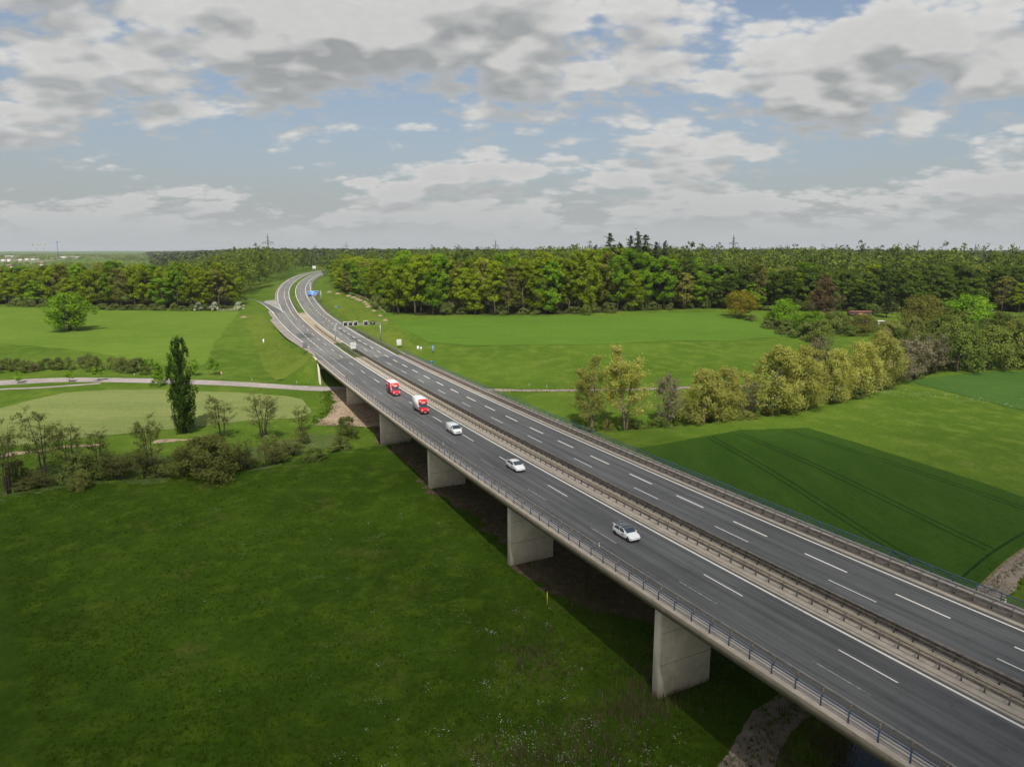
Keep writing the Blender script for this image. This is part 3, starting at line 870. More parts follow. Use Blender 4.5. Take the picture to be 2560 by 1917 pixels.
# ramp joining from the left, and the paved triangle beside it
ro = smooth_line([(-143.4, 428), (-150, 441), (-165.6, 473.4), (-183, 502.6), (-215, 535), (-270, 565)])
ri = smooth_line([(-138.5, 431), (-145.5, 447), (-159.2, 470.4), (-176, 495.0), (-211, 528), (-268, 558)])
def near_road_z(x, y):
    s, q = road_sq(x, y); zr = np.interp(s, RS, RZ_); g = ground_z(x, y); w = smst(19.5, 27, -q)
    return np.maximum(g + .16, zr * (1 - w) + (g + .16) * w)
ramp = struct(strip('slip_road', ro, ri, M['asphalt'], .03, 3, zf=near_road_z), 'narrow slip road curving in from the left wood', 'slip road')
strip('edge_line', ro, ro + (ri - ro) * .07, M['paint'], .045, 3, zf=near_road_z, parent=ramp)
strip('edge_line', ri + (ro - ri) * .07, ri, M['paint'], .045, 3, zf=near_road_z, parent=ramp)
struct(sheet('paved_area', [(-140.2, 434), (-147, 450.5), (-158.5, 470), (-170, 488), (-171.5, 496), (-166.5, 503), (-161, 492), (-153.5, 470), (-146, 448)], M['asphalt_far'], .02, 3, zf=near_road_z), 'pale paved triangle between slip road and motorway', 'pavement')

# --- bridge
bridge = tag(empty('motorway_bridge', road(250, 0, -11)), 'long concrete motorway bridge on wall piers across the meadow', 'bridge')
def under(o):
    o.parent = bridge; o.matrix_parent_inverse = Matrix.Translation(-Vector(bridge.location)); return o
under(loft('deck', SB, [(-16.55, -.06), (16.55, -.06), (16.55, -.5), (14.6, -.85), (13.4, -1.9), (-13.4, -1.9), (-14.6, -.85), (-16.55, -.5)], M['concrete']))
under(loft('edge_beam', SB, [(-17.0, -.75), (-17.0, .12), (-14.94, .16), (-14.94, -.055), (-16.56, -.055), (-16.56, -.75)], M['cap']))
under(loft('edge_beam', SB, [(17.0, -.75), (17.0, .12), (12.80, .16), (12.80, -.055), (16.56, -.055), (16.56, -.75)], M['cap']))
M['fascia'] = mat_concrete('stained_fascia', (.21, .18, .13), .75, .8)
for sg in (-1, 1):
    under(loft('fascia', SB, [(sg * 17.0, -.77), (sg * 17.012, .085), (sg * 17.05, .075), (sg * 17.05, -.78)], M['fascia']))
under(loft('median_kerb', SB, [(-3.70, -.055), (-3.70, .10), (-3.58, .14), (.38, .14), (.50, .10), (.50, -.055)], M['cap']))
under(ribbon('sand_strip', SB, -1.72, -.28, .15, M['sandstrip']))
under(ribbon('gutter', SB, 13.3, 14.9, .165, mat_plain('dirty_gutter', (.12, .104, .086), .9, .2, var=.22, scale=.5)))
under(ribbon('gutter', SB, -3.42, -3.30, .146, mat_plain('dark_joint', (.10, .085, .07), .9, .2)))
M['joint'] = mat_plain('shutter_joint', (.16, .145, .12), .9, .2)
for k, s in enumerate((98.0, 135.0, 173.0, 210.5, 248.8, 287.0, 328.0)):
    h = road_head(s); n = Vector((h[1], -h[0], 0))
    for q0, q1 in ((-14.55, -6.4), (6.4, 14.55)):
        m0 = road(s, q0); m1 = road(s, q1); zt = m0[2] - 1.88
        zb = min(ground_z(m0[0], m0[1])[0], ground_z(m1[0], m1[1])[0]) - 1.5
        t = Vector((h[0], h[1], 0)) * .62; c = .12
        a = Vector(m0); b = Vector(m1); d = (b - a); d.z = 0; d.normalize()
        poly = [a - t + d * c, a - t * .8, a + t * .8, a + t + d * c, b + t - d * c, b + t * .8, b - t * .8, b - t - d * c]
        mb = MB().prism([(p.x, p.y) for p in poly], zb, zt + .05)
        pier = under(mb.build('pier', M['concrete']))
        if q0 < 0:
            for f in (.36, .70):
                z = zb + 1.5 + (zt - zb - 1.5) * f
                jb = MB(); jb.bar(Vector((a.x, a.y, z)) - t * 1.006 + d * .14, Vector((b.x, b.y, z)) - t * 1.006 - d * .14, .012, .05)
                o = jb.build('shutter_line', M['joint']); o.parent = pier
                o.matrix_parent_inverse = Matrix.Translation(-Vector(bridge.location)); o.matrix_parent_inverse = Matrix.Identity(4)
# far abutment with wing wall
ab = MB()
def rp3(s, q, z): p = road(s, q); return (p[0], p[1], z)
zg = 1.5
for s0, s1, q0, q1, top in ((S_AB - 1.4, S_AB - .1, -16.4, 16.4, -.97), (S_AB - .1, S_AB + 11, -16.9, -16.2, -.15), (S_AB - .1, S_AB + 11, 16.2, 16.9, -.15)):
    zt = [road(s, 0)[2] + top for s in (s0, s1)]
    v = [rp3(s0, q0, zg), rp3(s0, q1, zg), rp3(s1, q1, zg), rp3(s1, q0, zg), rp3(s0, q0, zt[0]), rp3(s0, q1, zt[0]), rp3(s1, q1, zt[1]), rp3(s1, q0, zt[1])]
    ab.add(v, [(3, 2, 1, 0), (4, 5, 6, 7), (0, 1, 5, 4), (1, 2, 6, 5), (2, 3, 7, 6), (3, 0, 4, 7)])
M['wall_light'] = mat_concrete('pale_concrete', (.46, .42, .34), .3)
under(ab.build('abutment', M['concrete']))
ww = MB()   # sloping wing wall that holds back the embankment on the near side
pts = [rp3(S_AB - 9, -17.6, 1.5), rp3(S_AB - .2, -16.95, 1.5), rp3(S_AB - .2, -16.95, road(S_AB, 0)[2] - .9), rp3(S_AB - 1.6, -17.05, road(S_AB, 0)[2] - 1.0), rp3(S_AB - 8.6, -17.6, 4.6)]
back = [(p[0] + .45, p[1] + .35, p[2]) for p in pts]
ww.add(pts + back, [(0, 1, 2, 3, 4), (9, 8, 7, 6, 5)] + [(i, i + 5, (i + 1) % 5 + 5, (i + 1) % 5) for i in range(5)])
under(ww.build('wing_wall', M['wall_light']))

# --- barriers
def beam_prof(q, z, face):   # W-shaped rail, face = -1 / +1 side towards the traffic
    f = face
    return [(q, z - .155), (q + f * .08, z - .12), (q + f * .085, z - .06), (q + f * .02, z), (q + f * .085, z + .06), (q + f * .08, z + .12), (q, z + .155), (q - f * .02, z + .15), (q - f * .02, z - .15)]

def posts(thing, name, mesh, s_from, s_to, step, q, dz, near, far_mat):
    """each post in view is its own part; those too far off to tell apart are joined"""
    far = MB(); first = True
    me_v = [v.co.copy() for v in mesh.vertices]; me_f = [tuple(p.vertices) for p in mesh.polygons]
    for s in np.arange(s_from, s_to, step):
        p = road(s, q, dz); h = road_head(s); a = math.atan2(-h[0], h[1])
        if near[0] <= s <= near[1]:
            o = obj(name, mesh, thing, loc=p - np.array(thing.location), rotz=a)
        else:
            R = Matrix.Rotation(a, 3, 'Z'); o0 = Vector(p - np.array(thing.location))
            far.add([tuple(R @ v + o0) for v in me_v], me_f)
    if far.v:
        tag(far.build(name + '_row', far_mat, thing), kind='stuff')

def thing_at(name, s, q, label, cat, dz=0):
    return tag(empty(name, road(s, q, dz)), label, cat)
def child_world(o, th):
    o.parent = th; o.matrix_parent_inverse = Matrix.Translation(-Vector(th.location)); return o

# post meshes: local x = across the road (to the right), y = along it
mb = MB().box(-.05, .05, -.06, .06, 0, .74).box(-.36, .36, -.05, .05, .70, .78); POST_T = mb.mesh('post', M['steel'])
mb = MB().box(-.06, .06, -.07, .07, 0, 1.12).box(0, .20, -.05, .05, .70, .80).box(0, .20, -.05, .05, .30, .40); POST_S = mb.mesh('post', M['steel'])
mb = MB().box(-.05, .05, -.06, .06, 0, .76).box(-.10, .34, -.05, .05, .70, .80); POST_L = mb.mesh('post', M['steel'])
mb = MB().box(-.04, .04, -.05, .05, 0, 1.06); POST_B = mb.mesh('post', M['blue'])
NEARP = (124, 306)
g1 = thing_at('guardrail', 200, -2.3, 'low brown guardrail on T-posts in the median beside the convoy', 'guardrail', .14)
SG = arr(60, 480, 3)
child_world(loft('rail', SG, beam_prof(-2.62, .89, -1), M['steel']), g1)
child_world(loft('rail', SG, [(-1.98, .82), (-1.92, .82), (-1.92, .94), (-1.98, .94)], M['steel']), g1)
posts(g1, 'post', POST_T, 60, 480, 2.0, -2.3, .14, NEARP, M['steel'])
g2 = thing_at('crash_barrier', 200, .05, 'taller brown three-rail crash barrier in the median along the empty carriageway', 'guardrail', .14)
SG2 = arr(60, 392, 3)
child_world(loft('rail', SG2, beam_prof(.24, .89, 1), M['steel']), g2)
child_world(loft('rail', SG2, beam_prof(.24, .49, 1), M['steel']), g2)
child_world(loft('rail', SG2, [(-.10, 1.22), (.16, 1.22), (.16, 1.34), (-.10, 1.34)], M['steel']), g2)
child_world(loft('rail', SG2, [(-.10, .80), (-.06, .80), (-.06, .95), (-.10, .95)], M['steel']), g2)
posts(g2, 'post', POST_S, 60, 392, 2.0, .05, .14, NEARP, M['steel'])
g3 = thing_at('guardrail', 200, -15.3, 'brown guardrail along the near edge of the bridge', 'guardrail', .15)
SG3 = arr(60, 402, 3)
child_world(loft('rail', SG3, beam_prof(-15.02, .92, 1), M['steel_light']), g3)
posts(g3, 'post', POST_L, 60, 402, 1.33 * 2, -15.3, .15, NEARP, M['steel'])
g4 = thing_at('guardrail', 200, 13.9, 'dark double guardrail along the far edge of the bridge', 'guardrail', .16)
SG4 = arr(60, 452, 3)
child_world(loft('rail', SG4, beam_prof(13.62, .92, -1), M['steel']), g4)
child_world(loft('rail', SG4, beam_prof(14.52, 1.02, -1), M['steel_light']), g4)
posts(g4, 'post', POST_T, 60, 452, 2.0, 14.0, .16, NEARP, M['steel'])
for side, lab in ((-1, 'blue steel parapet railing on the near edge of the bridge'), (1, 'blue steel parapet railing on the far edge of the bridge')):
    q = side * 16.5
    r = thing_at('parapet_railing', 200, q, lab, 'railing', .12)
    SR = arr(60, S_AB + 6, 3)
    for z, w in ((1.17, .05), (.84, .025), (.52, .025)):
        child_world(loft('handrail' if w > .04 else 'rail', SR, [(q - w, z - w), (q + w, z - w), (q + w, z + w), (q - w, z + w)], M['blue']), r)
    posts(r, 'post', POST_B, 60.3, S_AB + 6, 2.63, q, .12, NEARP, M['blue'])
# guardrails past the bridge bend
for nm, s0, s1, q, f, lab in (('guardrail', 554, 800, -3.0, -1, 'thin guardrail in the green median where the motorway bends'), ('guardrail', 560, 690, 14.6, -1, 'guardrail in front of the blue direction sign')):
    g = thing_at(nm, (s0 + s1) / 2, q, lab, 'guardrail', -.2)
    child_world(loft('rail', arr(s0, s1, 5), beam_prof(q, .62, f), M['steel']), g)
    mb = MB()
    for s in np.arange(s0, s1, 4.0):
        p = road(s, q - f * .08); o = np.array(g.location); mb.box(p[0] - o[0] - .06, p[0] - o[0] + .06, p[1] - o[1] - .06, p[1] - o[1] + .06, -.3, .75 + p[2] - .2 - o[2])
    tag(mb.build('post_row', M['steel'], g), kind='stuff')

# ------------------------------------------------------------------ trees
LEAF = {
    'olive': mat_leaf('olive_oak_leaves', ((.150, .215, .011), (.200, .248, .013), (.270, .345, .022)), .42),
    'fresh': mat_leaf('fresh_green_leaves', ((.105, .205, .012), (.145, .250, .014), (.215, .350, .024)), .42),
    'lime': mat_leaf('lime_green_leaves', ((.115, .225, .014), (.140, .255, .016), (.185, .310, .024)), .38),
    'brown': mat_leaf('bronze_young_leaves', ((.165, .172, .034), (.190, .185, .038), (.220, .225, .048))),
    'copper': mat_leaf('copper_beech_leaves', ((.095, .064, .034), (.110, .074, .038), (.130, .092, .046))),
    'willow': mat_leaf('willow_leaves', ((.262, .278, .060), (.305, .304, .066), (.372, .378, .098)), .46),
    'grey': mat_leaf('grey_brown_twigs', ((.190, .170, .105), (.215, .188, .112), (.230, .210, .120)), .25),
    'alder': mat_leaf('alder_leaves', ((.125, .140, .040), (.150, .155, .046), (.178, .198, .056)), .34),
    'poplar': mat_leaf('poplar_leaves', ((.036, .078, .010), (.044, .090, .012), (.070, .128, .018)), .26),
    'pine': mat_leaf('pine_needles', ((.040, .060, .026), (.052, .072, .028), (.070, .092, .034)), .1),
    'shrub': mat_leaf('shrub_leaves', ((.092, .130, .030), (.128, .152, .040), (.160, .195, .050)), .32),
    'yellow': mat_leaf('golden_leaves', ((.250, .215, .022), (.285, .240, .026), (.320, .275, .034)), .3),
    'garden': mat_leaf('garden_tree_leaves', ((.092, .140, .026), (.130, .165, .034), (.175, .220, .046)), .35),
    'dull': mat_leaf('dull_willow_leaves', ((.185, .205, .052), (.210, .222, .058), (.250, .275, .072)), .42),
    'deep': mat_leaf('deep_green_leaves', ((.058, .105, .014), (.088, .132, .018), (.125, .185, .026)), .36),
    'bloom': mat_leaf('hawthorn_bloom', ((.20, .24, .12), (.34, .35, .25), (.54, .54, .46)), .25),
    'far': mat_leaf('distant_leaves', ((.085, .130, .022), (.130, .168, .028), (.165, .220, .034)), .3, rand=False),
    'farpine': mat_leaf('distant_needles', ((.045, .070, .030), (.070, .088, .034), (.095, .116, .042)), .1, rand=False),
}
M['bark'] = mat_plain('grey_brown_bark', (.115, .092, .070), .95, .1, var=.35, scale=2.5)
M['bark_dark'] = mat_plain('dark_bark', (.050, .042, .034), .95, .1, var=.3, scale=2.5)
M['bark_pale'] = mat_plain('pale_willow_bark', (.21, .165, .115), .95, .1, var=.3, scale=2.5)

def unit(a): return a / np.maximum(np.linalg.norm(a, axis=-1, keepdims=True), 1e-9)

def leaf_quads(P, Nn, size, r, aspect=1.0, droop=0.0):
    """a small diamond leaf cluster at every point P facing Nn"""
    n = len(P); a = unit(np.cross(Nn, unit(r.normal(size=(n, 3)))))
    if droop: a = unit(a * (1 - droop) + np.array([0, 0, -1.0]) * droop)
    b = unit(np.cross(Nn, a)); s = size[:, None]
    k = r.uniform(.75, 1.25, (n, 4, 1))
    V = np.stack([P - a * s * aspect * k[:, 0], P + b * s * .62 * k[:, 1], P + a * s * aspect * k[:, 2], P - b * s * .62 * k[:, 3]], 1)
    return V.reshape(-1, 3), np.arange(n * 4).reshape(-1, 4)

def crown_arrays(seed, h, w, base, nclump, nleaf, leaf, prof, clump_r=.17, aspect=1.0, droop=0.0, squash=.75, outer=.38, flat_up=.5, tb=(1.15, 1.0), lobe=1.0):
    r = np.random.default_rng(seed)
    t = r.beta(tb[0], tb[1], nclump); ang = r.uniform(0, 2 * math.pi, nclump)
    R = w / 2 * np.interp(t, np.linspace(0, 1, len(prof)), prof)
    lob = 1 + lobe * (.16 * np.sin(3 * ang + seed) + .12 * np.sin(5 * ang + 2 * seed))
    rr = R * lob * r.uniform(0, 1, nclump) ** outer
    C = np.c_[rr * np.cos(ang), rr * np.sin(ang), base + (h - base) * (.04 + .92 * t)]
    rc = w * clump_r * r.uniform(.65, 1.3, nclump) * (1 - .35 * t)
    C[:, 2] = np.minimum(C[:, 2], h - rc * squash * .8)
    ct = r.uniform(0, 1, nclump)
    idx = np.repeat(np.arange(nclump), nleaf); n = len(idx)
    d = unit(r.normal(size=(n, 3)))
    P = C[idx] + d * (rc[idx] * r.uniform(.55, 1.08, n))[:, None] * np.array([1, 1, squash])
    out = unit(P - np.array([0, 0, base + (h - base) * .4]))
    Nn = unit(d * .6 + out * .35 + np.array([0, 0, flat_up]) + r.normal(0, .38, (n, 3)))
    V, F = leaf_quads(P, Nn, leaf * r.uniform(.55, 1.35, n), r, aspect, droop)
    tint = np.clip(ct[idx] * .75 + r.uniform(0, .35, n), 0, 1)
    return V, F, np.repeat(tint, 4), C, rc

def leaf_mesh(name, V, F, tint, mat, tree=None):
    me = mesh_np(name, V, F, mat)
    a = me.attributes.new('tint', 'FLOAT', 'POINT'); a.data.foreach_set('value', tint.astype(np.float32))
    if tree is not None:
        a = me.attributes.new('tree', 'FLOAT', 'POINT'); a.data.foreach_set('value', tree.astype(np.float32))
    return me

def trunk_mesh(name, seed, h, r0, C, rc, mat, n_limb=9, top=.72, lean=.02):
    r = np.random.default_rng(seed + 99); mb = MB()
    pts = [(lean * h * r.normal() * k, lean * h * r.normal() * k, h * top * k - (.6 if k == 0 else 0)) for k in np.linspace(0, 1, 6)]
    mb.tube(pts, [r0 * 1.35, r0, r0 * .86, r0 * .70, r0 * .5, r0 * .22], 7)
    for i in r.permutation(len(C))[:n_limb]:
        c = C[i]; z0 = min(max(c[2] * .62, h * .14), h * top * .9); f = z0 / (h * top)
        a = np.array([np.interp(f, np.linspace(0, 1, 6), [p[0] for p in pts]), np.interp(f, np.linspace(0, 1, 6), [p[1] for p in pts]), z0])
        m = a * .5 + c * .5 + np.array([0, 0, -.06 * h]) * .4
        mb.tube([a, m, c], [r0 * .42, r0 * .27, r0 * .10], 5, cap=False)
    return mb.mesh(name, mat, True)

P_ROUND = [.45, .78, .95, 1.0, .96, .85, .62, .30]
P_TALL = [.62, .76, .88, .98, 1.0, .95, .78, .42]
P_COL = [.62, .90, 1.0, .97, .88, .74, .56, .24]
P_DOME = [.80, .98, 1.0, .97, .88, .74, .54, .25]
P_CONE = [1.0, .92, .80, .66, .52, .38, .22, .05]
PROTO = {}
def proto(key, seed, h, w, base, ncl, nlf, leaf, prof, mat, bark, r0, n_limb=9, **kw):
    top = kw.pop('top', .72)
    V, F, t, C, rc = crown_arrays(seed, h, w, base, ncl, nlf, leaf, prof, **kw)
    PROTO[key] = (leaf_mesh('crown', V, F, t, LEAF[mat]), trunk_mesh('trunk', seed, h, r0, C, rc, M[bark], n_limb, top), h, w)
for i in range(5):
    proto('oak%d' % i, 10 + i, 30, 13.5, 3.2 + i * 1.0, 74, 84, .43, P_TALL, 'olive', 'bark', .42)
for i in range(4):
    proto('green%d' % i, 30 + i, 30, 13.0, 2.8 + i * 1.0, 74, 84, .43, P_TALL, 'fresh', 'bark', .40)
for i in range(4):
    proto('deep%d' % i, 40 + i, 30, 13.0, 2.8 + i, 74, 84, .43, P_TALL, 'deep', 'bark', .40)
for i in range(2):
    proto('bronze%d' % i, 50 + i, 30, 12.0, 6, 56, 70, .38, P_TALL, 'brown', 'bark', .38, 16)
    proto('pinetree%d' % i, 60 + i, 30, 8.5, 13, 30, 56, .5, P_ROUND, 'pine', 'bark', .3, 12, top=.85)

def branchy(seed, h, w, stems, mat, bark, leaf, nleaf, leafy=1.0, r0=.16, start=.30, name='crown'):
    """open tree: several stems, forking twigs, sparse leaves near the tips"""
    r = np.random.default_rng(seed); mb = MB(); tips = []
    for k in range(stems):
        a = 2 * math.pi * k / max(stems, 1) + r.uniform(0, 1); sp = w * .16 * r.uniform(.5, 1.2) if stems > 1 else w * .05
        hh = h * r.uniform(.80, 1.0) if k else h; pts = []
        for t in np.linspace(0, 1, 7):
            pts.append(np.array([math.cos(a) * sp * (t ** .8 + .12) + r.normal(0, .018 * h) * t, math.sin(a) * sp * (t ** .8 + .12) + r.normal(0, .018 * h) * t, hh * t - (.7 if t == 0 else 0)]))
        mb.tube(pts, [r0 * (1.15 - 1.05 * t) for t in np.linspace(0, 1, 7)], 5)
        for j in range(int(15 + h * .5)):
            t = r.uniform(start, .98); i = min(int(t * 6), 5); f = t * 6 - i
            p = pts[i] * (1 - f) + pts[i + 1] * f; b = a + r.normal(0, 1.2) if stems > 1 else r.uniform(0, 6.283)
            ln = w * .42 * (1.12 - t) ** .5 * r.uniform(.5, 1.1); e = p + np.array([math.cos(b) * ln, math.sin(b) * ln, ln * r.uniform(.25, .95)])
            m = (p + e) / 2 + np.array([0, 0, -.05 * ln]); rb = r0 * .36 * (1.15 - t)
            mb.tube([p, m, e], [rb, rb * .6, rb * .2], 4, cap=False)
            for q in range(4):
                g = r.uniform(.35, 1); s = p * (1 - g) + e * g; b2 = b + r.normal(0, .9); l2 = ln * .5 * r.uniform(.5, 1)
                e2 = s + np.array([math.cos(b2) * l2, math.sin(b2) * l2, l2 * r.uniform(.1, .9)])
                mb.tube([s, e2], [rb * .36, rb * .12], 3, cap=False); tips += [(s, e2)]
            tips.append((m, e))
    tm = mb.mesh('trunk', M[bark], True)
    i = r.integers(0, len(tips), int(nleaf * leafy)); g = r.uniform(.3, 1.08, len(i))[:, None]
    A = np.array([t[0] for t in tips]); B = np.array([t[1] for t in tips])
    P = A[i] * (1 - g) + B[i] * g + r.normal(0, .028 * w, (len(i), 3))
    V, F = leaf_quads(P, unit(r.normal(size=(len(i), 3)) + np.array([0, 0, .5])), leaf * r.uniform(.5, 1.3, len(i)), r)
    return leaf_mesh(name, V, F, np.repeat(r.uniform(0, 1, len(i)), 4), LEAF[mat]), tm, h, w

for i in range(4):
    PROTO['alder%d' % i] = branchy(200 + i, 15, 9, 3 if i % 2 else 4, 'alder', 'bark_dark', .15, 3600)
for i in range(2):
    PROTO['bare%d' % i] = branchy(240 + i, 16, 13, 4, 'grey', 'bark', .26, 4200, r0=.2, start=.15)
for i in range(4):
    proto('willow%d' % i, 70 + i, 20, 16, 2.2, 96, 130, .215, P_DOME, 'willow', 'bark_pale', .42, 20, clump_r=.15, aspect=1.5, droop=.40, squash=.95, outer=.45, flat_up=.35)
PROTO['openwillow'] = branchy(260, 21, 15, 3, 'willow', 'bark_pale', .22, 11000, r0=.32, start=.22)
proto('bigoak', 77, 19, 22.5, 2.6, 120, 95, .40, P_ROUND, 'fresh', 'bark_dark', .75, 22, clump_r=.125)
proto('poplar', 80, 26.5, 7.4, .5, 300, 80, .19, [.55, .80, .95, 1.0, .96, .86, .68, .30], 'poplar', 'bark_dark', .45, 14, clump_r=.085, squash=2.6, outer=.8, flat_up=.2, top=.9, tb=(1.0, 1.15), lobe=.35)
for i in range(3):
    proto('sapling%d' % i, 84 + i, 6, 3.6, 1.7, 16, 60, .20, P_ROUND, 'lime', 'bark', .08, 6, clump_r=.2)
proto('cone', 88, 8.4, 5.2, .3, 40, 70, .22, P_CONE, 'lime', 'bark', .12, 6, clump_r=.17)
for i in range(3):
    proto('round%d' % i, 90 + i, 15, 17, 1.2, 66, 110, .34, P_DOME, 'garden', 'bark', .35, 10)
proto('limeball', 94, 15, 17, .8, 66, 110, .34, P_DOME, 'lime', 'bark', .35, 10)
proto('golden', 95, 15.5, 18, 2.5, 56, 100, .34, P_ROUND, 'yellow', 'bark', .35, 12)
proto('copperbeech', 96, 25, 14.5, 1.5, 70, 105, .36, P_COL, 'copper', 'bark', .4, 10)
proto('bronzeball', 97, 17, 24, 2, 74, 110, .36, P_DOME, 'brown', 'bark', .4, 16)
for i in range(3):
    proto('bush%d' % i, 100 + i, 4.4, 5.6, .1, 26, 100, .17, P_DOME, 'shrub', 'bark', .07, 5, clump_r=.2, top=.5)
proto('bloombush', 104, 4.4, 5.2, .1, 24, 95, .17, P_DOME, 'bloom', 'bark', .07, 5, clump_r=.2, top=.5)
proto('willowbush', 105, 10, 15, .1, 90, 170, .20, P_DOME, 'dull', 'bark', .15, 14, clump_r=.13, aspect=1.3, droop=.2)

def conifer(seed, h, w, bare, mat='pine', leaf=.42, ex=.62):
    """spruce: tiers of drooping boughs along a straight stem"""
    r = np.random.default_rng(seed); P = []; mb = MB()
    mb.tube([(0, 0, -.6), (0, 0, h * .5), (0, 0, h * .98)], [.36, .22, .04], 6)
    z = h * bare
    while z < h * .985:
        f = (z - h * bare) / (h * (1 - bare)); L = w / 2 * (1 - f) ** ex * r.uniform(.65, 1.2) + .18
        for k in range(int(5 + 3 * (1 - f))):
            a = r.uniform(0, 6.283); ln = L * r.uniform(.55, 1.15)
            e = np.array([math.cos(a) * ln, math.sin(a) * ln, z + ln * r.uniform(-.10, .28)])
            mb.tube([(0, 0, z), tuple(e)], [.06, .02], 3, cap=False)
            m = int(6 + 9 * ln / (w / 2)); g = r.uniform(.15, 1.05, m)[:, None]
            P.append(np.array([0, 0, z]) * (1 - g) + e * g + r.normal(0, .22, (m, 3)))
        z += max(.75, h * .024) * r.uniform(.7, 1.3)
    P = np.vstack(P); P = np.repeat(P, 2, 0) + r.normal(0, .2, (2 * len(P), 3)); n = len(P)
    V, F = leaf_quads(P, unit(r.normal(0, .5, (n, 3)) + np.array([0, 0, .8])), leaf * r.uniform(.6, 1.3, n), r)
    return leaf_mesh('crown', V, F, np.repeat(r.uniform(0, 1, n), 4), LEAF[mat]), mb.mesh('trunk', M['bark_dark']), h, w
for i in range(3):
    PROTO['spruce%d' % i] = conifer(300 + i, 44, 15.0, .20 if i else .12)

def plant(key, name, x, y, h, w, label, cat='tree', group=None, rot=None, sink=.15, z=None):
    cr, tr, ph, pw = PROTO[key]
    zz = ground_z(x, y)[0] if z is None else z
    e = empty(name, (x, y, zz - sink), random.uniform(0, 6.283) if rot is None else rot)
    e.scale = (w / pw, w / pw, h / ph)
    obj('trunk', tr, e); obj('crown', cr, e)
    return tag(e, label, cat, group)

# ---- single trees that stand out
plant('bigoak', 'oak_tree', -221.4, 354.6, 19.2, 22.7, 'broad lone oak standing in the bright green field', rot=.6)
plant('poplar', 'poplar_tree', -87.5, 184.4, 26.4, 7.5, 'tall narrow dark poplar beside the country road', rot=1.0)
for i, (x, y, h, w, lab) in enumerate([
    (-106.5, 143.5, 16.6, 7.0, 'half-bare alder cut by the left edge of the picture'),
    (-104.0, 151.5, 16.0, 10.5, 'tall half-bare alder second from the left edge'),
    (-99.0, 153.0, 13.5, 8.0, 'leaning bare alder right beside the second alder from the left edge'),
    (-81.4, 153.6, 15.2, 9.0, 'three-stemmed bare alder left of the poplar'),
    (-63.6, 176.0, 13.2, 10.6, 'wide leafy-topped alder nearest the bridge, right of the poplar'),
    (-75.0, 178.2, 12.0, 9.6, 'small round-topped alder directly right of the poplar'),
    (-95.0, 157.0, 9.0, 6.0, 'short thin alder in the creek thicket'),
    (-57.0, 186.0, 7.2, 6.0, 'small bare bush at the end of the pale crop')]):
    plant('alder%d' % (i % 4), 'alder_tree', x, y, h, w, lab, group='alders along the creek')
for i, (x, y, h, w, k, lab) in enumerate([
    (22.1, 191.5, 21.0, 13.5, 'openwillow', 'open-crowned willow nearest the bridge'),
    (31.5, 191.0, 22.8, 15.5, 'openwillow', 'tall round willow second from the bridge'),
    (54.9, 197.5, 16.5, 14.5, 'willow2', 'medium willow right of the dark bare tree'),
    (62.5, 203.0, 16.5, 12.0, 'willow0', 'willow with bare upper boughs in the middle of the row'),
    (79.0, 207.0, 21.2, 18.0, 'willow3', 'broadest and brightest willow of the creek row'),
    (89.0, 212.0, 20.0, 15.5, 'willow1', 'big willow leaning on the right of the broadest one'),
    (104.5, 225.0, 18.4, 13.0, 'willow2', 'duller willow behind the gap in the creek row'),
    (116.0, 233.5, 19.5, 15.0, 'willow0', 'willow at the bend of the creek'),
    (126.5, 241.5, 21.0, 15.5, 'willow3', 'rightmost yellow willow of the creek row')]):
    plant(k, 'willow_tree', x, y, h, w, lab, group='willows along the creek', rot=i * 1.3)
plant('bare0', 'bare_tree', 43.6, 195.0, 15.6, 9.5, 'dark bare tree between two willows')
plant('bare1', 'bare_tree', 71.4, 209.0, 11.0, 8.0, 'bare twiggy tree left of the broadest willow')
plant('bare0', 'bare_tree', 100.0, 229.0, 19.0, 11.0, 'grey bare tree behind the creek willows')
plant('bare1', 'bare_tree', 141.0, 255.0, 16.5, 15.0, 'grey-brown leafless tree right of the last willow')
plant('bare0', 'bare_tree', 152.5, 265.0, 16.0, 15.0, 'second grey-brown leafless tree right of the last willow')
plant('bare1', 'bare_tree', 164.0, 272.0, 14.5, 13.0, 'leafless tree touching the green creek trees at right')
for i, (x, y, h, w, lab) in enumerate([
    (176, 277, 20, 19, 'full green tree at the corner of the far blue-green crop'), (190, 279, 18, 16, 'green tree second in the row behind the far crop'),
    (204, 283, 20, 20, 'green tree at the right edge behind the far crop'), (222, 288, 19, 18, 'outermost green tree of the creek row on the right')]):
    plant('round%d' % (i % 3), 'deciduous_tree', x, y, h, w, lab, group='green trees at the end of the creek')
for i, (x, y, h, w, k, lab) in enumerate([(236, 294, 18, 17, 'round1', 'green tree behind the outermost creek tree'), (215, 300, 17, 17, 'bronzeball', 'bronze tree behind the green creek trees'), (186, 300, 15, 15, 'round0', 'green tree between creek row and gardens'), (166, 300, 13, 14, 'round2', 'low green tree behind the leafless trees'), (200, 325, 15, 18, 'round1', 'green tree in the middle of the garden belt'), (228, 330, 16, 18, 'round2', 'green tree at the right of the garden belt'), (180, 335, 11, 14, 'willowbush', 'pale bush below the pale shed'), (256, 320, 18, 20, 'round0', 'large green tree at the right picture edge'), (262, 352, 17, 20, 'bronzeball', 'bronze tree at the right picture edge')]):
    plant(k, 'deciduous_tree', x, y, h, w, lab, group='trees of the garden belt')
plant('golden', 'golden_tree', 125.5, 392, 15.5, 18.5, 'golden-leaved tree at the corner of the right-hand wood')
plant('limeball', 'bright_tree', 141.0, 368.7, 15.4, 17.5, 'dense vivid green tree at the tip of the blue-green crop')
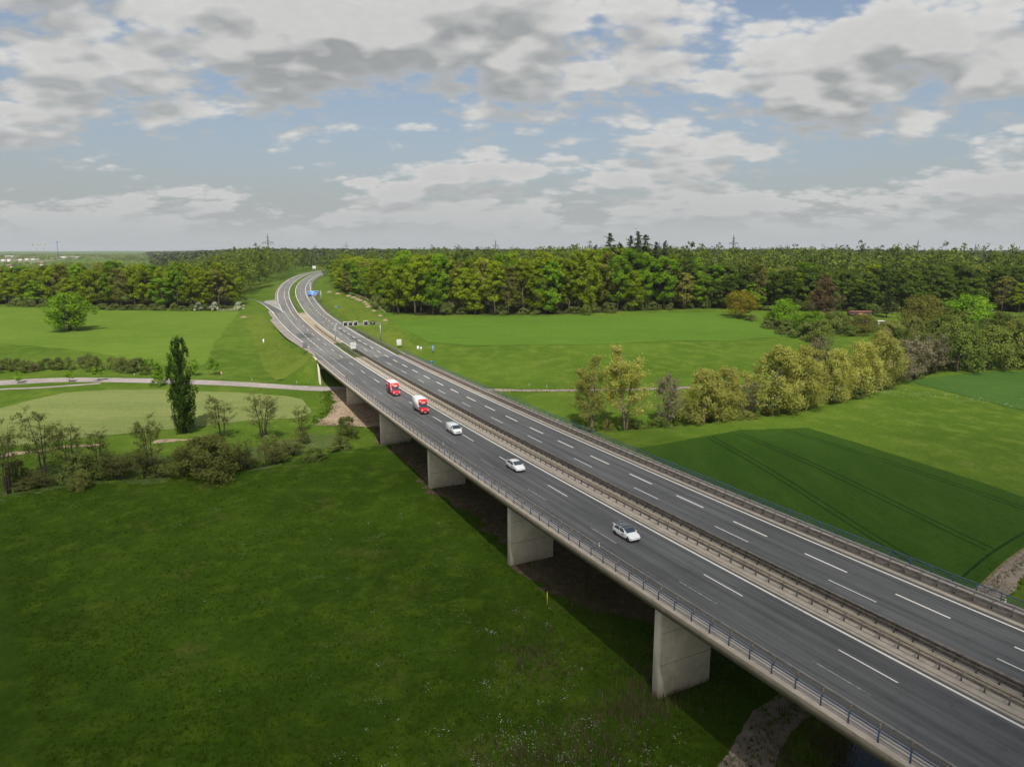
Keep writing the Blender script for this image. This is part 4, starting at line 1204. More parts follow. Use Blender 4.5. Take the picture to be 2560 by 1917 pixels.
plant('limeball', 'bright_tree', 148.0, 351.0, 12.6, 18.0, 'lower vivid green tree in front of the garden plots', rot=2.2)
plant('copperbeech', 'copper_beech', 172.0, 392.0, 25.5, 15.0, 'dark copper beech rising above the gardens')
plant('bronzeball', 'bronze_tree', 214.0, 370.0, 17.5, 25.0, 'wide bronze-tinted tree right of the sheds')
plant('limeball', 'bright_tree', 236.0, 366.0, 19.0, 27.0, 'large yellow-green tree near the right edge', rot=4.0)
plant('spruce0', 'spruce_tree', 212.0, 402.0, 21.0, 10.5, 'dark spruce beside the bronze tree')
for i, (x, y, h, w, lab) in enumerate([
    (-175.6, 248.6, 4.6, 3.6, 'small round roadside tree farthest left by the country road'), (-158.5, 250.0, 4.4, 3.4, 'small roadside tree second from the left'),
    (-149.0, 251.5, 5.6, 3.8, 'small bright roadside tree third from the left'), (-117.7, 259.6, 6.6, 3.7, 'small tree half hidden behind the poplar'),
    (-111.1, 261.0, 6.8, 3.9, 'small round tree right of the poplar across the road')]):
    plant('sapling%d' % (i % 3), 'roadside_tree', x, y, h, w, lab, group='young trees along the country road')
plant('cone', 'conical_tree', -123.5, 243.5, 8.6, 5.6, 'bright conical tree left of the poplar')
plant('sapling1', 'bright_shrub', -166.0, 274.0, 4.0, 3.0, 'yellow-green young tree in the hedge behind the road')
plant('sapling2', 'bright_shrub', -140.0, 271.0, 4.6, 3.0, 'pointed green young tree at the right end of the hedge')

# ---- hedges and thickets: every shrub its own
def thicket(n, line, spread, keys, hr, wr, name, label, cat, group, seed, sink=.2):
    r = np.random.default_rng(seed); Lp = smooth_line(line, 5)
    dl = np.r_[0, np.cumsum(np.linalg.norm(np.diff(Lp, axis=0), axis=1))]
    for k in range(n):
        s = dl[-1] * (k + r.uniform(0, 1)) / n; x = np.interp(s, dl, Lp[:, 0]) + r.normal(0, spread); y = np.interp(s, dl, Lp[:, 1]) + r.normal(0, spread)
        h = r.uniform(*hr); f = (h - hr[0]) / (hr[1] - hr[0])
        where = ('at its left end', 'left of its middle', 'in its middle', 'right of its middle', 'at its right end')[min(int(x_rank(x, Lp) * 5), 4)]
        plant(keys[int(r.integers(len(keys)))], name, x, y, h, r.uniform(*wr), ('low ' if f < .33 else 'tall ' if f > .67 else 'mid-high ') + label + ', ' + where, cat, group, sink=sink)
def x_rank(x, Lp): return float(np.clip((x - Lp[:, 0].min()) / (np.ptp(Lp[:, 0]) + 1e-6), 0, 1))
thicket(44, [(-235, 262), (-205, 268), (-182, 271), (-160, 272), (-146, 269), (-138, 267)], 3.2, ['bush0', 'bush1', 'bush2', 'bush0', 'bare0'], (2.6, 6.0), (3.5, 7), 'hedge_shrub', 'grey-green shrub of the hedge behind the country road', 'shrub', 'hedge behind the country road', 1)
thicket(56, [(-128, 137), (-112, 145), (-97, 152), (-80, 156), (-64, 161), (-54, 169), (-46, 176)], 3.4, ['bush0', 'alder1', 'alder0', 'alder3', 'alder2', 'bush1', 'bush2'], (2.2, 7.5), (3.5, 7.5), 'creek_shrub', 'dull shrub of the thicket along the left creek', 'shrub', 'creek thicket on the left', 2)
thicket(44, [(14, 190), (24, 192), (46, 197), (76, 208), (98, 220), (121, 240), (165, 277), (215, 289)], 1.8, ['bush0', 'bush1', 'bush2', 'willowbush'], (1.8, 5.2), (2.6, 7), 'creek_shrub', 'shrub under the creek willows', 'shrub', 'creek thicket on the right', 3)
thicket(48, [(152, 345), (175, 352), (205, 345), (235, 350), (270, 352), (300, 380)], 9.0, ['round0', 'round1', 'round2', 'bush0', 'bronzeball', 'willowbush'], (5, 13), (7, 14), 'garden_tree', 'tree of the garden belt', 'tree', 'trees of the garden belt', 14)
thicket(34, [(160, 300), (190, 308), (225, 310), (265, 315)], 7.0, ['round0', 'round1', 'round2', 'bare1', 'willowbush'], (5, 13), (7, 14), 'garden_tree', 'tree between creek and gardens', 'tree', 'trees between creek and gardens', 15)
thicket(26, [(128, 384), (140, 362), (150, 352), (166, 362), (196, 360), (230, 362), (270, 365)], 4.0, ['bush0', 'bush1', 'bush2', 'round0'], (3, 8), (4, 10), 'garden_shrub', 'green shrub of the garden belt', 'shrub', 'garden shrubs on the right', 4)
thicket(46, [(-330, 470), (-296, 458), (-243, 445), (-206, 445), (-177, 447)], 1.6, ['bush0', 'bush1', 'bush2', 'bush1'], (2.2, 5.0), (4, 8), 'edge_shrub', 'shrub along the foot of the left wood', 'shrub', 'shrubs at the foot of the left wood', 5)
for x, y, h, w, lab in ((-196, 444.5, 5.2, 6.5, 'white-blossomed hawthorn left of the wooden fence'), (-185, 444.0, 5.6, 6.0, 'white-blossomed hawthorn closest to the wooden fence'), (-172, 449, 5.0, 6, 'white-blossomed bush behind the wooden fence'), (163, 359, 5, 6.5, 'pale blossoming bush by the garden caravan')):
    plant('bloombush', 'hawthorn_bush', x, y, h, w, lab, 'shrub')
plant('willowbush', 'willow_bush', -67.5, 151.0, 9.5, 15.5, 'wide olive willow bush by the left creek', 'shrub', rot=.4)
plant('willowbush', 'willow_bush', -90.5, 143.0, 4.6, 4.4, 'small yellow-green bush at the edge of the near meadow', 'shrub', rot=2.4)
thicket(24, [(-140, 590), (-116, 530), (-96, 488), (-88, 462), (-76, 426), (-62, 394)], 3.0, ['bush0', 'bush1', 'green0', 'bush2'], (4, 9), (5, 9), 'edge_shrub', 'young tree along the far embankment', 'shrub', 'shrubs along the far embankment', 6)

thicket(60, [(-50, 393), (-20, 394), (24, 395), (78, 414), (125, 431), (170, 428), (230, 426)], 3.5, ['bush0', 'bush1', 'round0', 'bush2'], (2.5, 7), (4, 8), 'edge_shrub', 'undergrowth shrub of the right-hand wood', 'shrub', 'undergrowth of the right-hand wood', 16)
# ---- the two woods: front rows one by one, the rest as far-off woodland
YF_R = ([-150, -62, -26, 24, 78, 125, 160, 200, 260, 400, 700, 1500], [600, 387, 389, 390, 410, 428, 420, 424, 418, 440, 520, 640])
YF_L = ([-900, -450, -340, -296, -243, -206, -175], [560, 505, 478, 467, 453, 454, 456])
XB_R = ([380, 386, 420, 472, 516, 587, 670, 763, 862, 1000, 1300, 1700], [-54, -63, -75, -93, -117, -146, -174, -193, -205, -200, -110, 110])
XB_L = ([440, 452, 520, 599, 672, 846, 1000, 1300, 1700], [-176, -178, -196, -209, -224, -250, -250, -162, 66])
def wood_side(x, y):
    """+1 right-hand wood, -1 left-hand wood, 0 open land"""
    r_ok = (x > np.interp(y, *XB_R)) & (y > np.where(x > -62, np.interp(x, *YF_R), 386))
    l_ok = (x < np.interp(y, *XB_L)) & (y > np.interp(x, *YF_L))
    low = (x / y < -.50) & (y > 620)
    return np.where(r_ok, 1, np.where(l_ok & ~low, -1, 0))
gx, gy = np.meshgrid(np.arange(-620, 560, 9.2), np.arange(384, 640, 9.2))
jit = rng.normal(0, 2.0, (2,) + gx.shape); gx = (gx + (np.arange(gx.shape[0]) % 2)[:, None] * 4.6 + jit[0]).ravel(); gy = (gy + jit[1]).ravel()
side = wood_side(gx, gy); ok = (side != 0) & (np.abs(gx) < gy * .80 + 14); gx, gy, side = gx[ok], gy[ok], side[ok]
front = np.where(side > 0, np.maximum(np.interp(gx, *YF_R), 384), np.interp(gx, *YF_L))
depth = gy - front
depth = np.where((side > 0) & (gx < -62), np.minimum(depth, (gx - np.interp(gy, *XB_R)) * 1.0 + 8), depth)
order = np.argsort(depth); take = np.zeros(len(gx), bool); take[order[:285]] = True
def wood_label(i, sd, x, dp, H):
    look = ('olive-green oak', 'fresh green tree', 'bronze tree', 'deep green tree')[i]
    size = 'tall ' if H > (31 if sd > 0 else 26) else 'low ' if H < (25 if sd > 0 else 20) else ''
    row = 'at the rim' if dp < 7 else 'in row two' if dp < 16 else 'in row three' if dp < 26 else 'deep'
    if sd > 0: part = 'by the motorway' if x < -62 else 'left of its middle' if x < 0 else 'in its middle' if x < 60 else 'right of its middle' if x < 130 else 'by the gardens' if x < 240 else 'far right'
    else: part = 'at the left edge' if x < -310 else 'behind the lone oak' if x < -250 else 'right of the lone oak' if x < -205 else 'at its motorway corner'
    return f"{size}{look} {row} of the {'right' if sd > 0 else 'left'}-hand wood, {part}"
for x, y, sd, dp in zip(gx[take], gy[take], side[take], depth[take]):
    u = rng.random(); i = 0 if u < .60 else (1 if u < .95 else 2)
    if sd > 0 and x > 60: i = 1 if u < .55 else (0 if u < .95 else 2)
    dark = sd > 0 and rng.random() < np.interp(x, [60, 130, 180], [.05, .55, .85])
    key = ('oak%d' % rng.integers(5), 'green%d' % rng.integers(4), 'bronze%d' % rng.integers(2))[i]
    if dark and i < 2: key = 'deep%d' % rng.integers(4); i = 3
    H = (33.5 if sd > 0 else 28.0) * rng.uniform(.82, 1.08)
    if sd > 0 and x > 110: H *= .78
    if sd > 0 and x < -66: H *= .74
    if sd < 0: H *= np.interp(x, [-420, -330, -250, -180], [.84, .92, 1.0, 1.02])
    if dp < 6: H *= rng.uniform(.72, .95)
    plant(key, ('oak_tree', 'deciduous_tree', 'bronze_tree', 'deciduous_tree')[i], x, y, H, rng.uniform(10.5, 15.5), wood_label(i, sd, x, dp, H), 'tree', 'front trees of the right-hand wood' if sd > 0 else 'front trees of the left-hand wood')
# tall conifers standing above the right-hand wood
for i, (x, y, h, w, lab) in enumerate([(58, 430, 45.0, 15, 'tallest spruce left in the group above the wood'), (50.5, 436, 38, 12, 'short spruce at the left end of the tall group'), (65, 433, 39, 12.5, 'leaning spruce right of the left tall one'),
        (70.5, 430, 43.5, 13, 'spruce left of the mast'), (75.2, 432, 46.5, 14.5, 'highest spruce, beside the pale mast'), (80, 434, 44.5, 15, 'spruce right of the mast'),
        (86, 432, 40, 13, 'blunt spruce near the right end of the tall group'), (91, 430, 41, 11.5, 'slim spruce at the right end of the tall group'), (62, 440, 38, 12, 'dark spruce hidden in the back of the tall group'), (46, 440, 35, 11, 'lowest spruce at the outer left of the tall group')]):
    plant('spruce%d' % (i % 3), 'spruce_tree', x, y, h * .97, w * 1.25, lab, group='tall spruces above the right-hand wood')

def far_wood(name, pts, hts, wids, ncl, nlf, leaf, mat, seed, label, conic=False):
    """thousands of crowns that read as one mass"""
    r = np.random.default_rng(seed); VV = []; TT = []; RR = []
    H0, W0 = float(np.mean(hts)), float(np.mean(wids))
    kinds = [crown_arrays(seed + 1 + k, H0, W0, .22 * H0, ncl, nlf, leaf * min(H0, W0 * 1.5), P_CONE if conic else P_ROUND, clump_r=.22, squash=.9 if W0 < H0 * 1.5 else .35) for k in range(6)]
    hts = hts / H0; wids = wids / W0
    z = ground_z(pts[:, 0], pts[:, 1])
    for k in range(6):
        m = np.arange(len(pts)) % 6 == k; n = m.sum()
        if not n: continue
        V0, F0, t0 = kinds[k][:3]; a = r.uniform(0, 6.283, n); ca, sa = np.cos(a), np.sin(a)
        X = (V0[None, :, 0] * ca[:, None] - V0[None, :, 1] * sa[:, None]) * wids[m, None] + pts[m, 0, None]
        Y = (V0[None, :, 0] * sa[:, None] + V0[None, :, 1] * ca[:, None]) * wids[m, None] + pts[m, 1, None]
        Z = V0[None, :, 2] * hts[m, None] + z[m, None]
        VV.append(np.stack([X, Y, Z], -1).reshape(-1, 3)); TT.append(np.tile(t0, n)); RR.append(np.repeat(r.uniform(0, 1, n), len(V0)))
    V = np.vstack(VV)
    me = leaf_mesh(name, V, np.arange(len(V)).reshape(-1, 4), np.concatenate(TT), LEAF[mat], np.concatenate(RR))
    return tag(obj(name, me), label, 'wood', kind='stuff')

def scatter(x0, x1, y0, y1, step, jit, seed):
    r = np.random.default_rng(seed); a, b = np.meshgrid(np.arange(x0, x1, step), np.arange(y0, y1, step))
    p = np.c_[(a + r.normal(0, jit, a.shape)).ravel(), (b + r.normal(0, jit, b.shape)).ravel()]
    return p[(np.abs(p[:, 0]) < p[:, 1] * .84 + 20) & (wood_side(p[:, 0], p[:, 1]) != 0)]
rest = np.c_[gx[~take], gy[~take]]
mid = np.vstack([rest, scatter(-800, 800, 640, 1000, 13, 3.5, 5)])
u = rng.random(len(mid)); con = u < np.interp(mid[:, 1], [450, 600, 1000], [.08, .24, .45]) + .28 * smst(60, 200, mid[:, 0]); con &= ~((mid[:, 0] < -150) & (mid[:, 1] < 620))
Hm = (rng.uniform(18.5, 30.5, len(mid)) + 2.2 * np.sin(mid[:, 0] / 37.0 + mid[:, 1] / 90.0) + 1.5 * smst(40, 160, mid[:, 0])) * np.where(mid[:, 0] / mid[:, 1] < -.38, np.interp(mid[:, 0] / mid[:, 1], [-.7, -.38], [.80, 1]), 1) * np.where((mid[:, 0] > -60) & (mid[:, 1] < 560), 1.14, 1)
far_wood('woodland', mid[~con], Hm[~con], rng.uniform(10, 15, (~con).sum()), 18, 16, .040, 'far', 400, 'mixed woodland behind the front trees, up to the near skyline')
far_wood('pine_wood', mid[con], Hm[con] * rng.uniform(.88, 1.16, con.sum()), rng.uniform(7.5, 11.5, con.sum()), 14, 15, .040, 'farpine', 410, 'dark pines scattered through the woodland')
farp = scatter(-1700, 1900, 1000, 2300, 24, 7, 6)
far_wood('distant_pine_wood', farp, rng.uniform(16, 29, len(farp)), rng.uniform(16, 24, len(farp)), 9, 8, .10, 'farpine', 420, 'dark pine forest along the skyline')
vf = scatter(-3800, 3800, 2300, 5200, 75, 20, 8)
far_wood('distant_forest', vf, rng.uniform(17, 25, len(vf)), rng.uniform(60, 90, len(vf)), 8, 6, .22, 'farpine', 430, 'faint forest band at the horizon')
# low land beyond the left-hand wood
r = np.random.default_rng(77)
lp = np.c_[r.uniform(-3300, -500, 2400), r.uniform(700, 4200, 2400)]; lp = lp[(lp[:, 0] / lp[:, 1] < -.46) & (lp[:, 0] / lp[:, 1] > -.84)]
lp = lp[np.sin(lp[:, 1] / 170.0 + lp[:, 0] / 900.0) > -.25]
far_wood('valley_trees', lp, r.uniform(9, 15, len(lp)), r.uniform(25, 60, len(lp)), 10, 7, .16, 'far', 440, 'hazy tree belts in the low land at far left')

# ------------------------------------------------------------------ vehicles
M['white_paint'] = mat_plain('white_car_paint', (.74, .745, .75), .28, .5, coat=.7, var=.03, scale=.8)
M['red_paint'] = mat_plain('red_truck_paint', (.56, .012, .022), .32, .5, coat=.6, var=.08, scale=.8)
M['red_side'] = mat_plain('red_box_panel', (.34, .020, .026), .5, .4, var=.12, scale=1.0)
M['white_box'] = mat_plain('white_box_panel', (.72, .72, .73), .45, .4, var=.05, scale=1.0)
M['black_trim'] = mat_plain('black_plastic', (.018, .018, .020), .5, .4, var=.2)
M['black_roof'] = mat_plain('black_gloss_roof', (.030, .032, .038), .15, .6, coat=.8, var=.1)
M['tyre'] = mat_plain('tyre_rubber', (.016, .016, .017), .85, .2)
M['rim'] = mat_plain('grey_rim', (.10, .10, .105), .4, .5, .6)
M['glass'] = mat_glass('vehicle_glass')
M['lamp'] = mat_plain('headlamp_lens', (.62, .64, .66), .1, .7, coat=.6, var=.05)
M['plate'] = mat_plain('number_plate', (.78, .78, .76), .4, .4, var=.04)
M['plate_blue'] = mat_plain('number_plate_band', (.02, .06, .35), .4, .4)
M['red_mark'] = mat_plain('red_print', (.50, .015, .03), .5, .4)
M['white_mark'] = mat_plain('white_print', (.82, .82, .82), .5, .4, var=.03)
M['grey_mark'] = mat_plain('grey_print', (.36, .36, .37), .5, .4)
M['amber'] = mat_plain('amber_lens', (.75, .30, .02), .2, .5)

def ring(st):
    x, zl, zb, zt, wl, wb, wt = st
    half = [(wl * .80, zl), (wl * .97, zl + .10), (wl, zl + (zb - zl) * .55), (wb, zb), (wt + (wb - wt) * .12, zb + (zt - zb) * .88), (wt * .82, zt)]
    return [(x, y, z) for y, z in half] + [(x, -y, z) for y, z in half[::-1]]

def shell(stations, mat, name, parent):
    R = [ring(s) for s in stations]; n = len(R[0]); mb = MB()
    V = [p for r in R for p in r]; F = []
    for i in range(len(R) - 1):
        for k in range(n):
            F.append((i * n + k, (i + 1) * n + k, (i + 1) * n + (k + 1) % n, i * n + (k + 1) % n))
    F.append(tuple(range(n))); F.append(tuple((len(R) - 1) * n + k for k in range(n))[::-1])
    me = mesh_np(name, V, F, mat, True)
    bm = bmesh.new(); bm.from_mesh(me); bmesh.ops.recalc_face_normals(bm, faces=bm.faces); bm.to_mesh(me); bm.free()
    return obj(name, me, parent)

def at_x(stations, x):
    xs = [s[0] for s in stations]
    return tuple(np.interp(x, xs, [s[k] for s in stations]) if k else x for k in range(7))

def panel(name, quad_rows, mat, parent, off=.012):
    """thin curved panel standing proud of the shell; quad_rows = rows of points"""
    R = np.array(quad_rows, float); a, b = R.shape[:2]
    du = np.gradient(R, axis=0); dv = np.gradient(R, axis=1); N = unit(np.cross(du, dv))
    c = R.reshape(-1, 3).mean(0); N = np.where(((R - np.array([c[0] * 0 + R[..., 0].mean(), 0, .6])) * N).sum(-1, keepdims=True) < 0, -N, N)
    V = np.vstack([(R + N * off).reshape(-1, 3), (R - N * .02).reshape(-1, 3)]); F = []; m = a * b
    for i in range(a - 1):
        for j in range(b - 1):
            q = (i * b + j, i * b + j + 1, (i + 1) * b + j + 1, (i + 1) * b + j); F.append(q); F.append(tuple(m + k for k in q[::-1]))
    edge = [i * b for i in range(a)] + [(a - 1) * b + j for j in range(1, b)] + [i * b + b - 1 for i in range(a - 2, -1, -1)] + list(range(b - 2, 0, -1))
    for p, q in zip(edge, edge[1:] + edge[:1]): F.append((p, q, m + q, m + p))
    me = mesh_np(name, V, F, mat, True)
    bm = bmesh.new(); bm.from_mesh(me); bmesh.ops.recalc_face_normals(bm, faces=bm.faces); bm.to_mesh(me); bm.free()
    return obj(name, me, parent)

def side_window(st, x0, x1, lo, hi, sgn, parent, mat=None, name='side_window', n=4, x0t=None, x1t=None):
    rows = []
    for f in np.linspace(0, 1, n):
        row = []
        for g in (lo, (lo + hi) / 2, hi):
            a = x0 + ((x0t if x0t is not None else x0) - x0) * (g - lo) / (hi - lo); b = x1 + ((x1t if x1t is not None else x1) - x1) * (g - lo) / (hi - lo)
            s = at_x(st, a + (b - a) * f); y = s[5] + (s[6] + (s[5] - s[6]) * .12 - s[5]) * (g / .88); row.append((s[0], sgn * y, s[2] + (s[3] - s[2]) * g))
        rows.append(row)
    return panel(name, rows, mat or M['glass'], parent)

def screen(st, x0, x1, parent, name='windscreen', inset=.06, mat=None, n=4):
    rows = []
    for f in np.linspace(0, 1, n):
        s = at_x(st, x0 + (x1 - x0) * f); e = s[6] * .82; w = s[6] * .82 + (s[6] * .18 + (s[5] - s[6]) * .12) * .80; z = s[3]
        rows.append([(s[0], y, z + .004 - (s[3] - s[2]) * .12 * max(0.0, abs(y) - e) / (s[6] * .18 + (s[5] - s[6]) * .12)) for y in (-w, -e, -e * .5, 0, e * .5, e, w)])
    return panel(name, rows, mat or M['glass'], parent, .014)

def wheel(parent, x, y, r, w):
    sgn = 1 if y > 0 else -1; n = 18
    e = empty('wheel', (x, y, r)); e.parent = parent
    def disc(name, r0, r1, y0, y1, mat):
        V = []; F = []
        for (rr, yy) in ((r0, y0), (r1, y0 + sgn * .02), (r1, y1 - sgn * .02), (r0, y1)):
            for k in range(n): a = 2 * math.pi * k / n; V.append((rr * math.cos(a), yy, rr * math.sin(a)))
        for i in range(3):
            for k in range(n): F.append((i * n + k, i * n + (k + 1) % n, (i + 1) * n + (k + 1) % n, (i + 1) * n + k))
        F.append(tuple(range(n))); F.append(tuple(3 * n + k for k in range(n)))
        obj(name, mesh_np(name, V, F, mat, False), e)
    disc('tyre', r * .93, r, -sgn * w / 2, sgn * w / 2, M['tyre'])
    disc('rim', r * .52, r * .60, sgn * w * .3, sgn * (w / 2 + .012), M['rim'])
    return e

def arch(parent, x, y, r):
    sgn = 1 if y > 0 else -1; n = 14; V = []; F = []
    for k in range(n + 1):
        a = math.pi * k / n
        for rr in (r * .98, r * 1.16): V.append((x + rr * math.cos(a), y, r + rr * math.sin(a) * 1.0))
    V += [(x, yv - sgn * .05, z) for (x, yv, z) in V]; m = 2 * (n + 1)
    for k in range(n):
        q = (2 * k, 2 * k + 1, 2 * k + 3, 2 * k + 2); F.append(q); F.append(tuple(m + i for i in q[::-1])); F.append((2 * k + 1, m + 2 * k + 1, m + 2 * k + 3, 2 * k + 3))
    obj('wheel_arch', mesh_np('wheel_arch', V, F, M['black_trim']), parent)

def mirror(parent, x, y, z, mat, big=1.0):
    s = 1 if y > 0 else -1
    mb = MB().box(x - .07 * big, x + .09 * big, min(y, y + s * .20 * big), max(y, y + s * .20 * big), z - .07 * big, z + .09 * big)
    mb.build('mirror', mat, parent, bevel=.03)

def text_on(parent, body, size, loc, rot, mat, name='lettering'):
    cu = bpy.data.curves.new(name, 'FONT'); cu.body = body; cu.size = size; cu.align_x = 'CENTER'; cu.align_y = 'CENTER'; cu.extrude = .003; cu.offset = .012 * size
    t = bpy.data.objects.new(name, cu); COL.objects.link(t); bpy.context.view_layer.update()
    me = bpy.data.meshes.new_from_object(t.evaluated_get(bpy.context.evaluated_depsgraph_get()))
    bpy.data.objects.remove(t, do_unlink=True); me.materials.clear(); me.materials.append(mat)
    o = obj(name, me, parent, loc=loc); o.rotation_euler = rot; return o

def vehicle(name, s, q, label, cat):
    p = road(s, q, .012); h = road_head(s)
    return tag(empty(name, p, math.atan2(-h[1], -h[0])), label, cat)
def plate(parent, x, z, w=.52):
    pl = MB().box(x, x + .02, -w / 2, w / 2, z - .06, z + .06).build('number_plate', M['plate'], parent)
    MB().box(x + .018, x + .024, w / 2 - .07, w / 2 - .005, z - .058, z + .058).build('band', M['plate_blue'], pl)

def make_car(name, s, q, label, st, wheels, roof_x, cowl_x, win, H, black_roof, cat):
    t = vehicle(name, s, q, label, cat); shell(st, M['white_paint'], 'body', t)
    wr, wx0, wx1, wy = wheels
    for x in (wx0, wx1):
        for y in (-wy, wy): wheel(t, x, y, wr, .22); arch(t, x, (wy + .095) * (1 if y > 0 else -1), wr)
    screen(st, roof_x, cowl_x, t)
    for sg in (-1, 1):
        a, b, c, d = win
        side_window(st, a, (a + b) / 2 - .04, .10, .86, sg, t, x0t=c)
        side_window(st, (a + b) / 2 + .04, b, .10, .86, sg, t, x1t=d)
        mirror(t, cowl_x - .25, sg * (wy + .06), at_x(st, cowl_x - .3)[2] + .10, M['white_paint'])
    xs = st[0][0]; rear_roof = [r for r in st if r[3] > H - .08][0][0]
    screen(st, xs + .12, rear_roof - .05, t, 'rear_window')
    if black_roof:
        screen(st, rear_roof, roof_x - .03, t, 'roof_panel', mat=M['black_roof'], n=6)
        MB().box(xs + .10, xs + .46, -.60, .60, at_x(st, xs + .42)[3] - .02, at_x(st, xs + .42)[3] + .03).build('roof_spoiler', M['black_roof'], t, bevel=.015)
    fx = st[-1][0]
    sill = MB()
    for sg in (-1, 1): sill.box(wx0 + wr + .03, wx1 - wr - .03, sg * (wy + .075) - .02, sg * (wy + .075) + .02, .20, .33)
    sill.build('side_skirt', M['black_trim'], t)
    MB().box(fx - .16, fx + .012, -.66, .66, .26, .40).build('lower_grille', M['black_trim'], t, bevel=.03)
    for sg in (-1, 1):
        hz = at_x(st, fx - .18)[2]
        MB().box(fx - .36, fx - .045, sg * .70 - .13, sg * .70 + .11, hz - .10, hz + .0).build('headlight', M['lamp'], t, bevel=.025)
        MB().box(fx - .12, fx + .004, sg * .70 - .10, sg * .70 + .07, .42, .50).build('air_inlet', M['black_trim'], t, bevel=.015)
        MB().box(xs - .005, xs + .15, sg * .66 - .14, sg * .66 + .14, .92, 1.02).build('tail_light', M['red_mark'], t, bevel=.02)
        sd = at_x(st, .15)
        MB().box(.05, .55, sg * (sd[4] + .002) - .004, sg * (sd[4] + .002) + .004, .66, .80).build('door_mark', M['red_mark'], t)
    MB().box(fx - .06, fx + .006, -.16, .16, .60, .64).build('badge_bar', M['rim'], t)
    plate(t, fx + .012, .46)
    return t

hatch = [(-2.13, .36, .76, .98, .70, .68, .58), (-2.03, .26, .96, 1.24, .85, .82, .64), (-1.78, .22, 1.0, 1.50, .89, .86, .66), (-1.2, .20, .98, 1.56, .905, .88, .70), (-.4, .20, .95, 1.57, .905, .88, .72),
         (.22, .20, .93, 1.53, .905, .88, .72), (.65, .20, .92, 1.31, .905, .87, .74), (1.08, .20, .92, 1.06, .905, .86, .78), (1.40, .20, .88, .98, .90, .84, .78), (1.85, .22, .78, .88, .87, .82, .74), (2.07, .25, .60, .74, .80, .77, .66), (2.13, .32, .52, .62, .68, .66, .56)]
make_car('hatchback_car', 186.7, -8.85, 'white hatchback with black glass roof, leading the convoy', hatch, (.345, -1.385, 1.385, .79), .22, 1.08, (-1.75, .85, -1.45, .30), 1.57, True, 'car')
suv = [(-2.29, .40, .85, 1.05, .74, .72, .62), (-2.18, .30, 1.02, 1.24, .88, .85, .66), (-1.75, .26, 1.06, 1.47, .91, .88, .68), (-1.1, .24, 1.03, 1.60, .925, .90, .70), (-.3, .24, 1.0, 1.64, .925, .90, .72), (.35, .24, .98, 1.58, .925, .90, .73),
       (.78, .24, .97, 1.36, .925, .89, .75), (1.20, .24, .97, 1.12, .925, .88, .80), (1.6, .24, .93, 1.04, .92, .86, .80), (2.05, .26, .82, .93, .89, .84, .74), (2.24, .30, .64, .78, .82, .78, .68), (2.29, .38, .56, .66, .72, .70, .60)]
make_car('suv_car', 220.4, -8.25, 'white sport utility car with white roof, second in the convoy', suv, (.37, -1.45, 1.40, .80), .35, 1.20, (-1.75, .98, -1.45, .42), 1.64, False, 'car')

def make_van():
    t = vehicle('panel_van', 249.3, -8.45, 'white panel van in the middle of the convoy', 'van')
    st = [(-2.48, .36, 1.15, 1.86, .92, .92, .82), (-2.40, .28, 1.16, 1.96, .98, .97, .90), (-1.0, .24, 1.14, 1.98, .99, .97, .90), (.45, .24, 1.12, 1.98, .99, .97, .90), (.95, .24, 1.10, 1.92, .99, .97, .89), (1.35, .24, 1.09, 1.60, .99, .96, .88),
          (1.78, .24, 1.08, 1.24, .98, .95, .88), (2.22, .26, .98, 1.10, .95, .92, .84), (2.43, .30, .74, .86, .88, .85, .76), (2.49, .38, .60, .70, .80, .78, .68)]
    shell(st, M['white_paint'], 'body', t)
    for x in (-1.45, 1.48):
        for y in (-.86, .86): wheel(t, x, y, .34, .22); arch(t, x, .99 * (1 if y > 0 else -1), .34)
    screen(st, .98, 1.76, t)
    for sg in (-1, 1):
        side_window(st, .62, 1.55, .06, .74, sg, t, x1t=1.12)
        mirror(t, 1.42, sg * 1.02, 1.20, M['white_paint'], 1.3)
        MB().box(2.20, 2.46, sg * .72 - .16, sg * .72 + .10, .80, .94).build('headlight', M['lamp'], t, bevel=.03)
        MB().box(2.36, 2.475, sg * .72 - .12, sg * .72 + .08, .40, .50).build('fog_light', M['black_trim'], t, bevel=.02)
        MB().box(-1.0, 1.0, sg * .998 - .01, sg * .998 + .01, .56, .66).build('side_moulding', M['black_trim'], t)
        MB().box(.66, 1.06, sg * 1.0 - .004, sg * 1.0 + .004, .80, .94).build('door_mark', M['red_mark'], t)
        for x in (-.62, .55): MB().box(x, x + .02, sg * .995 - .004, sg * .995 + .004, .45, 1.70).build('door_seam', M['grey_mark'], t)
    MB().box(2.40, 2.505, -.50, .50, .62, .78).build('grille', M['black_trim'], t, bevel=.03)
    MB().box(2.38, 2.50, -.60, .60, .26, .36).build('lower_grille', M['black_trim'], t, bevel=.02)
    plate(t, 2.50, .46)
make_van()

